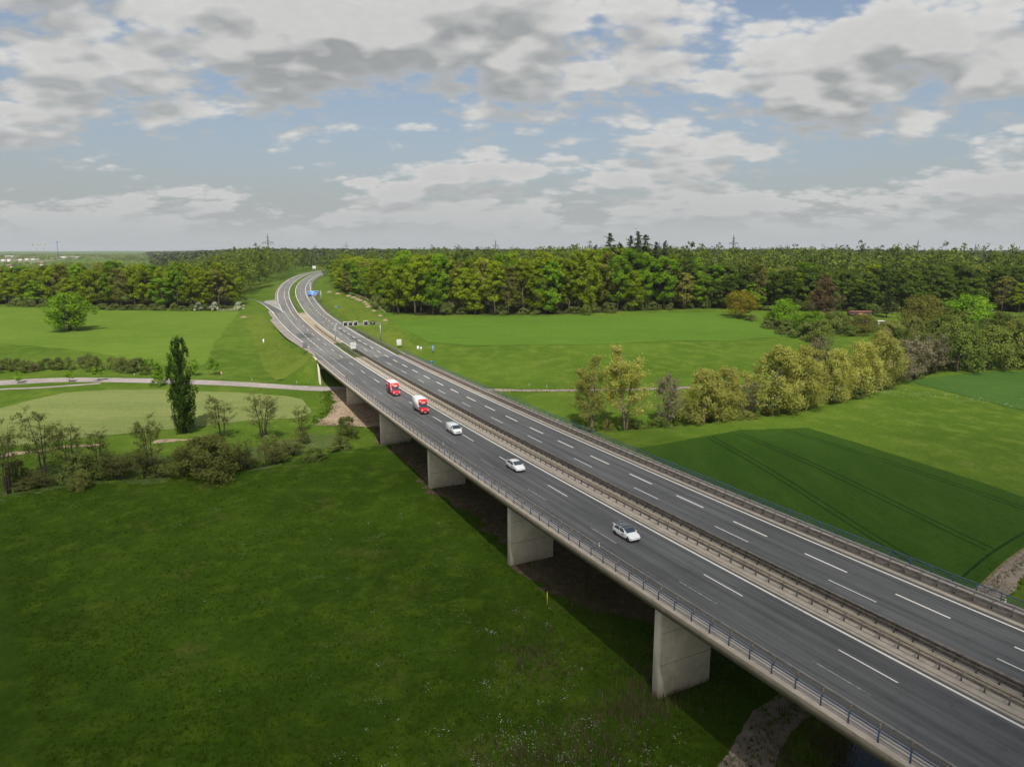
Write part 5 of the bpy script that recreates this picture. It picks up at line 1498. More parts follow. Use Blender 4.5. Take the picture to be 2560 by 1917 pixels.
def make_truck(name, s, q, label, side_mat, printed):
    t = vehicle(name, s, q, label, 'truck')
    st = [(1.42, .48, 1.36, 2.20, .98, .97, .90), (1.50, .42, 1.36, 2.26, 1.0, .98, .91), (1.86, .40, 1.34, 2.26, 1.0, .98, .91), (2.30, .40, 1.33, 1.90, 1.0, .97, .89), (2.78, .40, 1.32, 1.46, .99, .96, .88), (3.18, .42, 1.18, 1.30, .97, .94, .86), (3.40, .46, .90, 1.04, .93, .90, .80), (3.46, .52, .80, .88, .86, .84, .74)]
    shell(st, M['red_paint'], 'cab', t)
    W = 1.09; z0, z1 = .92, 3.42
    bx = MB().box(-3.42, 1.40, -W, W, z0, z1).build('box_body', M['white_box'], t, bevel=.03)
    for sg in (-1, 1):
        MB().box(-3.36, 1.26, sg * (W + .006) - .006, sg * (W + .006) + .006, z0 + .06, z1 - .07).build('side_panel', side_mat, bx)
        if printed:
            text_on(bx, 'cws', .85, (-2.3, sg * (W + .016), 2.75), (math.pi / 2, 0, math.pi if sg > 0 else 0), M['white_mark'])
            for k in range(3): MB().box(-2.75, -1.9 + .25 * k, sg * (W + .014) - .002, sg * (W + .014) + .002, 1.95 - .28 * k, 2.06 - .28 * k).build('print_line', M['grey_mark'], bx)
        else:
            for x in (-3.1, -1.0, .2): MB().box(x, x + .03, sg * (W + .014) - .002, sg * (W + .014) + .002, z0 + .3, z1 - .3).build('panel_seam', M['grey_mark'], bx)
            text_on(bx, 'cws', .42, (-2.85, sg * (W + .016), 3.0), (math.pi / 2, 0, math.pi if sg > 0 else 0), M['red_mark'])
        MB().box(-3.3, 1.2, sg * .98 - .03, sg * .98 + .03, .56, .90).build('side_guard', M['rim'] if not printed else M['red_side'], t)
    # rounded red hood that closes the gap between cab roof and box
    prof = [(1.41, 2.2), (2.02, 2.24), (2.10, 2.50), (2.06, 2.85), (1.88, 3.15), (1.62, 3.34), (1.41, 3.38)]
    V = []; F = []
    for y in (-1.0, -.94, -.5, 0, .5, .94, 1.0):
        k = .16 * (abs(y) / 1.0) ** 4
        V += [(x - (k if x > 1.5 else 0), y, z - (.05 * (abs(y) / 1.0) ** 4)) for x, z in prof]
    n = len(prof)
    for i in range(6):
        for j in range(n - 1): F.append((i * n + j, (i + 1) * n + j, (i + 1) * n + j + 1, i * n + j + 1))
    F.append(tuple(range(n))); F.append(tuple(6 * n + j for j in range(n))[::-1])
    dm = mesh_np('wind_deflector', V, F, M['red_paint'], True)
    bm = bmesh.new(); bm.from_mesh(dm); bmesh.ops.recalc_face_normals(bm, faces=bm.faces); bm.to_mesh(dm); bm.free()
    df = obj('wind_deflector', dm, t)
    text_on(df, 'cws', .62, (2.135, 0, 2.74), (math.radians(80), 0, math.pi / 2), M['white_mark'])
    MB().box(2.10, 2.13, -.48, .48, 2.38, 2.43).build('print_line', M['white_mark'], df)
    MB().box(1.98, 2.04, -.86, -.76, 2.90, 2.98).build('marker_lamp', M['amber'], df)
    screen(st, 1.95, 2.74, t)
    for sg in (-1, 1):
        side_window(st, 1.72, 2.55, .05, .74, sg, t, x1t=2.22)
        mirror(t, 2.46, sg * 1.10, 1.50, M['black_trim'], 1.6)
        MB().box(3.10, 3.43, sg * .74 - .16, sg * .74 + .12, .98, 1.18).build('headlight', M['lamp'], t, bevel=.03)
    MB().box(3.36, 3.48, -.52, .52, .78, 1.0).build('grille', M['black_trim'], t, bevel=.03)
    MB().box(3.28, 3.50, -.92, .92, .34, .62).build('bumper', M['black_trim'], t, bevel=.05)
    MB().box(-3.3, 1.6, -.45, .45, .45, .80).build('chassis', M['black_trim'], t)
    MB().box(-3.5, -3.40, -.95, .95, .48, .62).build('rear_bumper', M['black_trim'], t)
    plate(t, 3.50, .56)
    for x in (-1.95, 2.62):
        for y in (-.88, .88): wheel(t, x, y, .35, .24)
    return t
make_truck('box_truck', 295.8, -8.35, 'red and white box truck with red sides, last in the convoy', M['red_side'], True)
make_truck('box_truck', 271.8, -8.35, 'box truck with white sides and red cab, behind the van', M['white_box'], False)

# ------------------------------------------------------------------ gantry, signs and small things
M['galv'] = mat_plain('galvanised_post', (.33, .34, .35), .5, .5, .5, var=.12)
M['sign_white'] = mat_plain('white_sign_face', (.54, .54, .53), .5, .4, var=.04)
M['sign_blue'] = mat_plain('blue_sign_face', (.012, .16, .56), .45, .4, var=.06)
M['led'] = mat_plain('dark_led_panel', (.018, .014, .016), .35, .5, var=.3, scale=8)
M['sign_back'] = mat_plain('grey_sign_back', (.17, .175, .18), .5, .4, .3)
def frame_at(name, s, q, label, cat, zoff=None, x=None, y=None):
    """thing beside the motorway: local x across the road (away from camera side), y along it"""
    if s is not None: p = road(s, q); x, y = p[0], p[1]
    z = ground_z(x, y)[0] if zoff is None else road(s, q)[2] + zoff
    h = road_head(s if s is not None else 420)
    return tag(empty(name, (x, y, z), math.atan2(-h[0], h[1])), label, cat)

def gantry():
    s = 419.0; t = frame_at('sign_gantry', s, -1.6, 'grey steel sign gantry with dark display panels over the far carriageway', 'gantry', 0.0)
    z1 = 6.6; L = 19.6; gz = ground_z(*road(s, -1.6 + L)[:2])[0] - road(s, 0)[2]
    MB().box(-.16, .16, -.16, .16, -.1, z1 + .5).build('post', M['galv'], t)
    MB().box(L - .17, L + .17, -.17, .17, gz - .3, z1 + .5).build('post', M['galv'], t)
    MB().box(-.9, 1.2, -.7, .7, -.05, .75).build('plinth', M['cap'], t, bevel=.06)
    bm_ = MB()
    for yy in (-.35, .35):
        for zz in (z1, z1 + .62): bm_.bar((0, yy, zz), (L, yy, zz), .12, .12)
        for k in range(16): bm_.bar((L * k / 16, yy, z1 if k % 2 else z1 + .62), (L * (k + 1) / 16, yy, z1 + .62 if k % 2 else z1), .05, .05)
    for k in range(9):
        for zz in (z1, z1 + .62): bm_.bar((L * k / 8, -.35, zz), (L * k / 8, .35, zz), .06, .06)
    bm_.build('truss', M['galv'], t)
    MB().box(0, L, -.32, .32, z1 - .07, z1 - .03).build('walkway', M['galv'], t)
    for x, w, h, framed in ((4.3, 1.75, 2.0, 1), (6.5, 1.75, 1.9, 1), (8.7, 1.75, 2.05, 1), (13.2, 1.9, 2.1, 1), (16.2, 2.0, 1.6, 0)):
        zc = z1 + .75
        if framed:
            d = MB().box(x - w / 2, x + w / 2, -.78, -.46, zc - h / 2, zc + h / 2).build('display', M['sign_white'], t, bevel=.04)
            MB().box(x - w / 2 + .16, x + w / 2 - .16, -.80, -.775, zc - h / 2 + .16, zc + h / 2 - .16).build('led_face', M['led'], d)
        else:
            d = MB().box(x - w / 2, x + w / 2, -.78, -.46, zc - h / 2, zc + h / 2).build('display', M['led'], t, bevel=.04)
            for k, (a, b) in enumerate(((-.7, .7), (-.45, .5))): MB().box(x + a, x + b, -.80, -.785, zc + .25 - .5 * k, zc + .38 - .5 * k).build('lit_text', M['sign_white'], d)
    MB().bar((1.4, -.6, z1 + .85), (3.0, -.6, z1 + .75), .5, .35).build('camera_box', M['sign_back'], t, bevel=.05)
    MB().box(.3, .9, -.3, .3, z1 + .5, z1 + 1.0).build('control_box', M['sign_white'], t, bevel=.04)
gantry()

def blue_sign():
    t = frame_at('direction_sign', 614, 15.6, 'large blue direction sign on a cantilever pole by the bend', 'sign')
    MB().box(-.22, .22, -.22, .22, -.4, 8.0).build('post', M['galv'], t)
    MB().bar((.2, 0, 7.0), (-7.4, 0, 7.0), .28, .3).build('arm', M['galv'], t)
    MB().bar((.2, 0, 5.4), (-7.4, 0, 5.4), .2, .2).build('arm', M['galv'], t)
    p = MB().box(-8.6, -1.6, -.42, -.30, 4.2, 7.9).build('panel', M['sign_white'], t)
    MB().box(-8.48, -1.72, -.44, -.415, 4.32, 7.78).build('blue_face', M['sign_blue'], p)
    for k, segs in enumerate((((-6.6, -4.7),), ((-6.6, -4.2), (-4.0, -2.4)), ((-6.6, -3.9), (-3.6, -2.6)), ((-6.6, -2.3),))):
        for a, b in segs: MB().box(a, b, -.455, -.435, 7.0 - .78 * k, 7.38 - .78 * k).build('text_line', M['sign_white'], p)
    MB().bar((-8.1, -.445, 5.5), (-7.1, -.445, 6.4), .02, .28).build('arrow', M['sign_white'], p)
    MB().bar((-7.6, -.446, 6.45), (-7.0, -.446, 6.45), .02, .2).build('arrow_tip', M['sign_white'], p)
    MB().bar((-7.05, -.446, 6.5), (-7.05, -.446, 5.9), .2, .02).build('arrow_tip', M['sign_white'], p)
blue_sign()

def board(name, s, q, w, h, z0, mat, label, posts=2, back=None, lines=0, face=-1, zoff=None):
    t = frame_at(name, s, q, label, 'sign', zoff)
    for x in ((-w * .3, w * .3) if posts == 2 else (0,)): MB().box(x - .05, x + .05, -.05, .05, -.3, z0 + h * .8).build('post', M['galv'], t)
    b = MB().box(-w / 2, w / 2, -.10, -.05, z0, z0 + h).build('panel', mat, t, bevel=.015)
    for k in range(lines):
        MB().box(-w * .32, -w * .06, -.108, -.098, z0 + h * (.82 - .22 * k), z0 + h * (.82 - .22 * k) + h * .07).build('text_line', M['sign_back'], b)
        MB().box(w * .06, w * .32, -.108, -.098, z0 + h * (.82 - .22 * k), z0 + h * (.82 - .22 * k) + h * .07).build('text_line', M['sign_back'], b)
    return t
board('info_board', 381, 1.0 - 2.4, 2.0, 2.5, 1.6, M['sign_white'], 'white notice board on posts in the median by the bridge end', lines=3, zoff=0)
board('info_board', 412, 24.5, 2.1, 2.6, 1.3, M['sign_white'], 'white notice board in the grass beyond the far guardrail', lines=0)
board('road_sign', 392.5, -17.8, 2.0, 2.4, 2.2, M['sign_back'], 'grey sign seen from behind at the near bridge end', zoff=-1.0)
def cabinet(x, y, label, w=.9, h=1.6):
    t = tag(empty('control_cabinet', (x, y, ground_z(x, y)[0]), .3), label, 'cabinet')
    MB().box(-w / 2, w / 2, -.25, .25, 0, h).build('body', M['sign_white'], t, bevel=.03)
    MB().box(-w / 2 + .06, w / 2 - .06, -.262, -.252, .1, h - .1).build('door', M['plate'], t)
    MB().box(-w / 2 - .04, w / 2 + .04, -.3, .3, h, h + .06).build('cap', M['sign_white'], t)
p = road(405, 31); cabinet(p[0], p[1], 'white roadside cabinet beside the striped post')
p = road(404.5, 32.2); cabinet(p[0], p[1], 'lower white cabinet leaning on the first one', .7, 1.1)
p = road(452, -29); cabinet(p[0], p[1], 'white cabinet on the near embankment', .6, 1.9)
def striped(s, q, label, h=3.2, w=.8, n=4):
    t = frame_at('countdown_marker', s, q, label, 'sign')
    MB().box(-.04, .04, -.04, .04, -.3, h).build('post', M['galv'], t)
    b = MB().box(-w / 2, w / 2, -.10, -.05, h * .2, h).build('panel', M['sign_blue'], t)
    for k in range(n):
        z = h * .27 + k * h * .18
        MB().bar((-w / 2 + .08, -.108, z), (w / 2 - .08, -.108, z + .26), .015, .2).build('stripe', M['sign_white'], b)
striped(396, 35, 'blue and white striped countdown post by the cabinets')
striped(560, 19.5, 'small blue and white marker post up the far verge', 2.2, .8, 2)
t = frame_at('distance_board', 345, 18.6, 'small blue kilometre plate beyond the far railing', 'sign', -2.0)
MB().box(-.04, .04, -.04, .04, -4, 2.6).build('post', M['galv'], t); MB().box(-.45, .45, -.1, -.05, 2.0, 2.75).build('panel', M['sign_blue'], t)
# far board over the bend
t = frame_at('matrix_board', None, 0, 'pale square board beside the distant bend', 'sign', x=-249.0, y=905.0)
for x in (-1.5, 1.5): MB().box(x - .1, x + .1, -.1, .1, -.4, 5).build('post', M['galv'], t)
MB().box(-2.1, 2.1, -.25, -.1, 3.2, 6.8).build('panel', M['sign_white'], t, bevel=.05)

# reflector posts
M['black_band'] = mat_plain('black_band', (.02, .02, .02), .6, .3)
def delineator(x, y, z, label, h=1.0):
    t = tag(empty('delineator_post', (x, y, z)), label, 'post', 'white reflector posts')
    MB().prism([(-.07, -.05), (.07, -.05), (.05, .06), (-.05, .06)], -.2, h).build('body', M['sign_white'], t)
    MB().prism([(-.075, -.055), (.075, -.055), (.055, .065), (-.055, .065)], h * .70, h * .88).build('band', M['black_band'], t)
for s, q, dz, lab in ((184, -15.2, .95, 'white reflector on the guardrail beside the hatchback'), (238, -15.2, .95, 'white reflector on the near guardrail below the white suv'), (289, -15.2, .95, 'white reflector on the near guardrail by the red truck'),
                  (151, 14.5, 1.05, 'white reflector on the far guardrail nearest the camera'), (245, 14.5, 1.05, 'white reflector on the far guardrail facing the van'), (345, -15.2, .9, 'white reflector on the guardrail at the bridge end')):
    p = road(s, q, dz); delineator(p[0], p[1], p[2], lab, .55)
for x, y, lab in ((-76, 246.5, 'white reflector post where the country road meets the bridge'), (-141, 261, 'white post right of the hedge by the road'), (-93.5, 251, 'small white post along the country road verge'), (-171, 246.8, 'white post between road and footpath at left'),
                  (6, 243, 'white reflector post by the farm track'), (12, 240.5, 'second white reflector post on the farm track verge')):
    delineator(x, y, ground_z(x, y)[0], lab, 1.1)
t = tag(empty('warning_sign', (-104.5, 251.5, ground_z(-104.5, 251.5)[0])), 'small triangular road sign seen edge-on right of the poplar', 'sign')
MB().box(-.04, .04, -.04, .04, -.2, 3.2).build('post', M['galv'], t)
MB().add([(-.5, -.06, 2.4), (.5, -.06, 2.4), (0, -.06, 3.25), (-.5, -.02, 2.4), (.5, -.02, 2.4), (0, -.02, 3.25)], [(0, 1, 2), (5, 4, 3), (0, 3, 4, 1), (1, 4, 5, 2), (2, 5, 3, 0)]).build('panel', M['red_mark'], t)
MB().add([(-.32, -.07, 2.5), (.32, -.07, 2.5), (0, -.07, 3.05), (-.32, -.063, 2.5), (.32, -.063, 2.5), (0, -.063, 3.05)], [(0, 1, 2), (5, 4, 3), (0, 3, 4, 1), (1, 4, 5, 2), (2, 5, 3, 0)]).build('inner_face', M['sign_white'], t)
M['yellow_post'] = mat_plain('yellow_paint', (.62, .40, .05), .5, .4)
x, y = 5.2, 97.0
t = tag(empty('marker_post', (x, y, ground_z(x, y)[0])), 'thin yellow marker post in the shade between two piers', 'post')
MB().prism([(-.05, -.05), (.05, -.05), (.05, .05), (-.05, .05)], -.3, 2.0).build('body', M['yellow_post'], t); MB().prism([(-.06, -.06), (.06, -.06), (.06, .06), (-.06, .06)], 2.0, 2.1).build('cap', M['yellow_post'], t)

# wooden fences
M['wood'] = mat_plain('weathered_wood', (.33, .27, .20), .9, .15, var=.25, scale=1.5)
def fence(pts, label, h=1.3, rails=3, step=4.0):
    P = smooth_line(pts, 4); o = P[0]; t = tag(empty('wooden_fence', (o[0], o[1], 0)), label, 'fence')
    dl = np.r_[0, np.cumsum(np.linalg.norm(np.diff(P, axis=0), axis=1))]; prev = None
    for s in np.arange(0, dl[-1] + .1, step):
        x, y = np.interp(s, dl, P[:, 0]), np.interp(s, dl, P[:, 1]); z = ground_z(x, y)[0]
        MB().box(x - o[0] - .08, x - o[0] + .08, y - o[1] - .08, y - o[1] + .08, z - .3, z + h).build('post', M['wood'], t)
        if prev is not None:
            for k in range(rails):
                zz = h * (.35 + .28 * k)
                MB().bar((prev[0] - o[0], prev[1] - o[1], prev[2] + zz), (x - o[0], y - o[1], z + zz), .07, .14).build('rail', M['wood'], t)
        prev = (x, y, z)
fence([(-181, 437), (-175, 437), (-168.5, 440)], 'short rail fence in front of the left-hand wood', 1.8)
fence([(-226, 594), (-221, 597), (-216, 600.5)], 'small rail fence behind the corner of the left wood', 1.8)
fence([(-118.4, 518), (-102.3, 482.5), (-89.7, 451), (-79, 419.5), (-69.4, 393)], 'long rail fence along the edge of the right-hand wood', 1.6, 3, 5.0)
# molehill-like spoil heaps along the far embankment
def heap(x, y, r, h, label):
    rr = np.random.default_rng(int(abs(x * 7 + y * 3))); V = [(0, 0, h)]; n = 14
    for i, f in enumerate((.35, .7, 1.0)):
        for k in range(n):
            a = 2 * math.pi * k / n; q = r * f * (1 + rr.normal(0, .07)); V.append((q * math.cos(a), q * math.sin(a) * .8, h * (1 - f) ** .8 * (1 + rr.normal(0, .06)) - (.15 if f == 1 else 0)))
    F = [(0, 1 + k, 1 + (k + 1) % n) for k in range(n)]
    for i in range(2):
        for k in range(n): F.append((1 + i * n + k, 1 + (i + 1) * n + k, 1 + (i + 1) * n + (k + 1) % n, 1 + i * n + (k + 1) % n))
    tag(obj('spoil_heap', mesh_np('spoil_heap', V, F, M['spoil'], True), loc=(x, y, ground_z(x, y)[0])), label, 'heap', 'brown spoil heaps on the far embankment')
M['spoil'] = mat_plain('reddish_spoil', (.235, .165, .115), .95, .1, var=.25, scale=1.2)
for k, (x, y, r) in enumerate(((-137.9, 540, 2.5), (-127.2, 522, 2.4), (-113.8, 498, 2.3), (-107.4, 484, 2.3), (-102.2, 471, 2.0), (-98.5, 462, 2.1), (-92.9, 450, 2.0), (-89.4, 439, 1.8), (-86, 427, 2.1), (-79.5, 409, 1.7), (-72, 388, 1.6), (-66.4, 372, 1.8))):
    heap(x, y, r, r * .55, 'reddish soil heap below the rail fence, ' + ('in the upper run' if k < 5 else 'in the middle of the row' if k < 9 else ('third', 'second', 'first')[k - 9] + ' from the blue-green crop'))
heap(-154.4, 408.6, 2.2, .9, 'single reddish soil heap on the near embankment below the slip road')

# ------------------------------------------------------------------ gardens at the right
M['shed_wood'] = mat_plain('brown_shed_boards', (.13, .085, .055), .9, .15, var=.2, scale=2)
M['roof_red'] = mat_plain('red_roofing', (.17, .075, .058), .85, .2, var=.2, scale=2)
M['roof_grey'] = mat_plain('pale_roofing', (.50, .48, .47), .8, .2, var=.15, scale=2)
M['orange_wood'] = mat_plain('orange_boards', (.42, .21, .07), .8, .2, var=.15, scale=2)
M['pane'] = mat_glass('window_pane', (.03, .035, .04))
def shed(x, y, w, d, h, wall, roof, label, rot=0.0, slope=.5, porch=None):
    t = tag(empty('garden_shed', (x, y, ground_z(x, y)[0] - .1), rot), label, 'shed')
    MB().box(-w / 2, w / 2, -d / 2, d / 2, 0, h).build('wall', wall, t)
    MB().add([(-w / 2 - .4, -d / 2 - .5, h + .02), (w / 2 + .4, -d / 2 - .5, h + .02), (w / 2 + .4, 0, h + slope), (-w / 2 - .4, 0, h + slope), (-w / 2 - .4, d / 2 + .4, h + .02), (w / 2 + .4, d / 2 + .4, h + .02),
              (-w / 2 - .4, -d / 2 - .5, h + .14), (w / 2 + .4, -d / 2 - .5, h + .14), (w / 2 + .4, 0, h + slope + .12), (-w / 2 - .4, 0, h + slope + .12), (-w / 2 - .4, d / 2 + .4, h + .14), (w / 2 + .4, d / 2 + .4, h + .14)],
             [(0, 3, 2, 1), (3, 4, 5, 2), (6, 7, 8, 9), (9, 8, 11, 10), (0, 1, 7, 6), (4, 10, 11, 5), (0, 6, 9, 3), (3, 9, 10, 4), (1, 2, 8, 7), (2, 5, 11, 8)]).build('roof', roof, t)
    dr = MB().box(-w * .12, w * .06, -d / 2 - .04, -d / 2 - .005, .05, min(h - .15, 2.0)).build('door', M['orange_wood'], t)
    MB().box(w * .03, w * .045, -d / 2 - .07, -d / 2 - .04, .95, 1.05).build('handle', M['rim'], dr)
    for a in (-.36, .26):
        wn = MB().box(w * a, w * (a + .16), -d / 2 - .05, -d / 2 - .005, h * .42, h * .82).build('window', M['sign_white'], t)
        MB().box(w * a + .08, w * (a + .16) - .08, -d / 2 - .06, -d / 2 - .045, h * .42 + .08, h * .82 - .08).build('pane', M['pane'], wn)
shed(199, 407, 12, 4.5, 2.5, M['shed_wood'], M['roof_red'], 'brown garden hut with a rusty red roof')
shed(193, 378, 9, 3.6, 2.3, M['sign_white'], M['roof_grey'], 'long pale garden shed with a whitish flat roof', .05, .3)
shed(184, 377, 5.4, 3.0, 2.1, M['orange_wood'], M['sign_back'], 'orange wooden shed with a dark roof beside the pale shed', .05, .25)
t = tag(empty('water_barrel', (179.6, 376, ground_z(179.6, 376)[0])), 'blue barrel next to the orange shed', 'barrel')
MB().tube([(0, 0, 0), (0, 0, .2), (0, 0, .8), (0, 0, 1.5), (0, 0, 1.6)], [.5, .55, .58, .55, .48], 12).build('body', M['sign_blue'], t); MB().tube([(0, 0, 1.6), (0, 0, 1.66)], [.5, .48], 12).build('lid', M['sign_blue'], t)
x, y = 161.5, 366
t = tag(empty('caravan', (x, y, ground_z(x, y)[0]), .2), 'small white caravan half hidden by the garden shrubs', 'caravan')
MB().box(-1.9, 1.9, -1.0, 1.0, .45, 2.5).build('body', M['sign_white'], t, bevel=.25); MB().box(-1.0, .6, -1.03, -.99, 1.4, 2.0).build('window', M['pane'], t)
for sg in (-1, 1): wheel(t, 0, sg * .95, .32, .2)
x, y = 149.0, 341.5
t = tag(empty('tarpaulin_pile', (x, y, ground_z(x, y)[0]), .3), 'grey-green tarpaulin pile at the foot of the vivid green tree', 'pile')
rr = np.random.default_rng(9); V = []; F = []
for i in range(7):
    for k in range(14):
        a = 2 * math.pi * k / 14; f = i / 6; V.append((3.2 * (1 - f ** 2.2) ** .5 * math.cos(a) * (1 + rr.normal(0, .06)), 1.8 * (1 - f ** 2.2) ** .5 * math.sin(a), 1.6 * f * (1 + rr.normal(0, .05)) - .1))
for i in range(6):
    for k in range(14): F.append((i * 14 + k, i * 14 + (k + 1) % 14, (i + 1) * 14 + (k + 1) % 14, (i + 1) * 14 + k))
obj('cover', mesh_np('cover', V, F, mat_plain('tarpaulin', (.16, .21, .22), .5, .4, var=.25, scale=.8), True), t)
MB().tube([(-2.5, -1.2, .05), (0, -1.75, .9), (2.5, -1.2, .05)], .03, 5).build('rope', M['sign_white'], t)

# ------------------------------------------------------------------ skyline: pylons, mast, far town
M['pylon'] = mat_plain('pylon_steel', (.17, .175, .18), .6, .4, .2)
def pylon(x, y, h, label, arms=((.62, .20), (.80, .15)), rot=0.2):
    z = ground_z(x, y)[0]; t = tag(empty('power_pylon', (x, y, z), rot), label, 'pylon', 'power pylons on the skyline')
    mb = MB(); w0, w1 = h * .075, h * .012; N = 11; th = h * .014
    def wz(f): return w0 + (w1 - w0) * min(f / .62, 1) if f < .62 else w1 * (1.0 if f < .97 else .4)
    lv = [i / N for i in range(N + 1)]
    for sx, sy in ((-1, -1), (1, -1), (1, 1), (-1, 1)):
        for a, b in zip(lv[:-1], lv[1:]): mb.bar((sx * wz(a), sy * wz(a), a * h), (sx * wz(b), sy * wz(b), b * h), th)
    for a, b in zip(lv[:-1], lv[1:]):
        for (p, q) in (((-1, -1), (1, -1)), ((1, -1), (1, 1)), ((1, 1), (-1, 1)), ((-1, 1), (-1, -1))):
            mb.bar((p[0] * wz(a), p[1] * wz(a), a * h), (q[0] * wz(b), q[1] * wz(b), b * h), th * .6); mb.bar((q[0] * wz(a), q[1] * wz(a), a * h), (p[0] * wz(b), p[1] * wz(b), b * h), th * .6)
    mb.build('tower', M['pylon'], t)
    MB().bar((0, 0, h * .98), (0, 0, h * 1.05), th).build('peak', M['pylon'], t)
    for f, l in arms:
        for sg in (-1, 1):
            ar = MB(); ar.bar((0, 0, f * h + .02 * h), (sg * l * h, 0, f * h), th * .8).bar((0, 0, f * h - .03 * h), (sg * l * h, 0, f * h), th * .8); ar.build('arm', M['pylon'], t)
            for g in (.45, 1.0): MB().bar((sg * l * h * g, 0, f * h), (sg * l * h * g, 0, f * h - .05 * h), th * .7).build('insulator', M['black_trim'], t)
    return Vector((x, y, z)), h
P1 = pylon(-322, 955, 46, 'tall lattice power pylon left of the motorway bend')
P2 = pylon(-30, 1330, 43, 'small pylon peeking over the middle of the right-hand wood', rot=.3)
P3 = pylon(300, 980, 45, 'pylon right of the spruce group', rot=.35)
P4 = pylon(735, 1310, 46, 'far pylon near the right end of the skyline', rot=.4)
pylon(-390, 1700, 42, 'tiny distant pylon left of the tall one'); pylon(395, 1500, 40, 'tiny distant pylon beside the right-hand one'); pylon(1000, 1560, 42, 'faint pylon at the far right')
M['wire'] = mat_plain('power_line', (.20, .21, .22), .6, .4)
def wire(a, b, za, zb, sag, label):
    pts = [(a[0] + (b[0] - a[0]) * t, a[1] + (b[1] - a[1]) * t, za + (zb - za) * t - sag * 4 * t * (1 - t)) for t in np.linspace(0, 1, 18)]
    tag(MB().tube(pts, .07, 3, False).build('power_line', M['wire']), label, 'cable', 'power lines')
for dz in (.60, .78):
    wire((-327, 955), (-30, 1330), P1[0].z + 44 * dz, P2[0].z + 43 * dz, 9, 'thin power line sagging between the skyline pylons')
    wire((-327, 955), (-900, 900), P1[0].z + 44 * dz, P1[0].z + 44 * dz, 12, 'thin power line running left from the tall pylon')
x, y = 74.6, 438
t = tag(empty('antenna_mast', (x, y, ground_z(x, y)[0])), 'slim pale antenna mast sticking out of the spruces', 'mast')
MB().tube([(0, 0, -.5), (0, 0, 30), (0, 0, 47.6)], [.2, .16, .12], 8).build('pole', M['galv'], t)
for k in range(3):
    a = 2 * math.pi * k / 3; MB().box(.35 * math.cos(a) - .08, .35 * math.cos(a) + .08, .35 * math.sin(a) - .06, .35 * math.sin(a) + .06, 45.6, 47.2).build('antenna', M['galv'], t)

# far town at the left
M['town_white'] = mat_plain('white_facade', (.66, .66, .64), .8, .2, var=.06, scale=.05)
M['town_grey'] = mat_plain('grey_facade', (.22, .235, .25), .8, .2, var=.1, scale=.05)
M['town_roof'] = mat_plain('tile_roof', (.26, .15, .12), .85, .2, var=.15, scale=.05)
def block(x, y, w, d, h, mat, label, roof=None, rot=0.0, rows=0):
    z = ground_z(x, y)[0]; t = tag(empty('far_building', (x, y, z - 1), rot), label, 'building')
    MB().box(-w / 2, w / 2, -d / 2, d / 2, 0, h + 1).build('wall', mat, t)
    if roof: MB().add([(-w / 2 - .5, -d / 2 - .5, h + 1.02), (w / 2 + .5, -d / 2 - .5, h + 1.02), (w / 2 + .5, d / 2 + .5, h + 1.02), (-w / 2 - .5, d / 2 + .5, h + 1.02), (-w / 2 - .5, 0, h * 1.35 + 1), (w / 2 + .5, 0, h * 1.35 + 1)], [(0, 1, 5, 4), (2, 3, 4, 5), (0, 4, 3), (1, 2, 5), (3, 2, 1, 0)]).build('roof', roof, t)
    else: MB().box(-w / 2 - .4, w / 2 + .4, -d / 2 - .4, d / 2 + .4, h + 1.02, h + 1.6).build('roof', M['town_grey'], t)
    for k in range(rows):
        MB().box(-w * .42, w * .42, -d / 2 - .2, -d / 2 - .02, 3 + k * 6.0, 5.6 + k * 6.0).build('window_band', M['pane'], t)
def dirx(u): return (u - 1280) / 1775.0
def town(u, y, wpx, vtop, mat, label, **kw):
    k = y / 1775.0; x = dirx(u) * y; z = ground_z(x, y)[0]; h = 50.5 - (vtop - 622) * k - z
    block(x, y, wpx * k, max(12, wpx * k * .5), max(h, 4), mat, label, **kw)
town(44, 2900, 17, 639, M['town_white'], 'white cube-shaped building on the far-left skyline', rows=2)
town(59, 2950, 12, 641, M['town_grey'], 'dark grey hall attached behind the white cube building')
town(155, 3100, 20, 642, M['town_white'], 'long white warehouse on the far-left skyline', rows=1)
town(147, 2980, 22, 646, M['town_white'], 'low white hall in front of the warehouse')
town(181, 3150, 18, 641, M['town_white'], 'pale roofed hall right of the warehouse', roof=M['town_roof'])
town(201, 3200, 26, 640, M['town_white'], 'rightmost long white hall of the far town')
for i, (u, y, w, v) in enumerate(((86, 2500, 7, 646), (102, 2550, 10, 646), (114, 2600, 9, 645.5), (42, 2300, 6, 647), (28, 2350, 8, 648), (70, 2450, 6, 647), (122, 1500, 4, 659), (40, 1400, 9, 664), (12, 1350, 6, 667))):
    town(u, y, w, v, M['town_white'], 'small red-roofed house in the low land at far left', roof=M['town_roof'])
for o in bpy.data.objects:
    if o.get('label', '').startswith('small red-roofed house'): o['group'] = 'houses in the far low land'
u, y = 6.5, 2800; x = dirx(u) * y
t = tag(empty('wind_mast', (x, y, ground_z(x, y)[0])), 'slim white tower at the very left of the skyline', 'tower')
MB().tube([(0, 0, -1), (1, 0, 30), (-1, 0, 66)], [3.4, 3.2, 1.9], 10).build('shaft', M['town_white'], t); MB().tube([(0, 0, 0), (0, 0, 5)], [5, 4.4], 10).build('base', M['town_grey'], t)
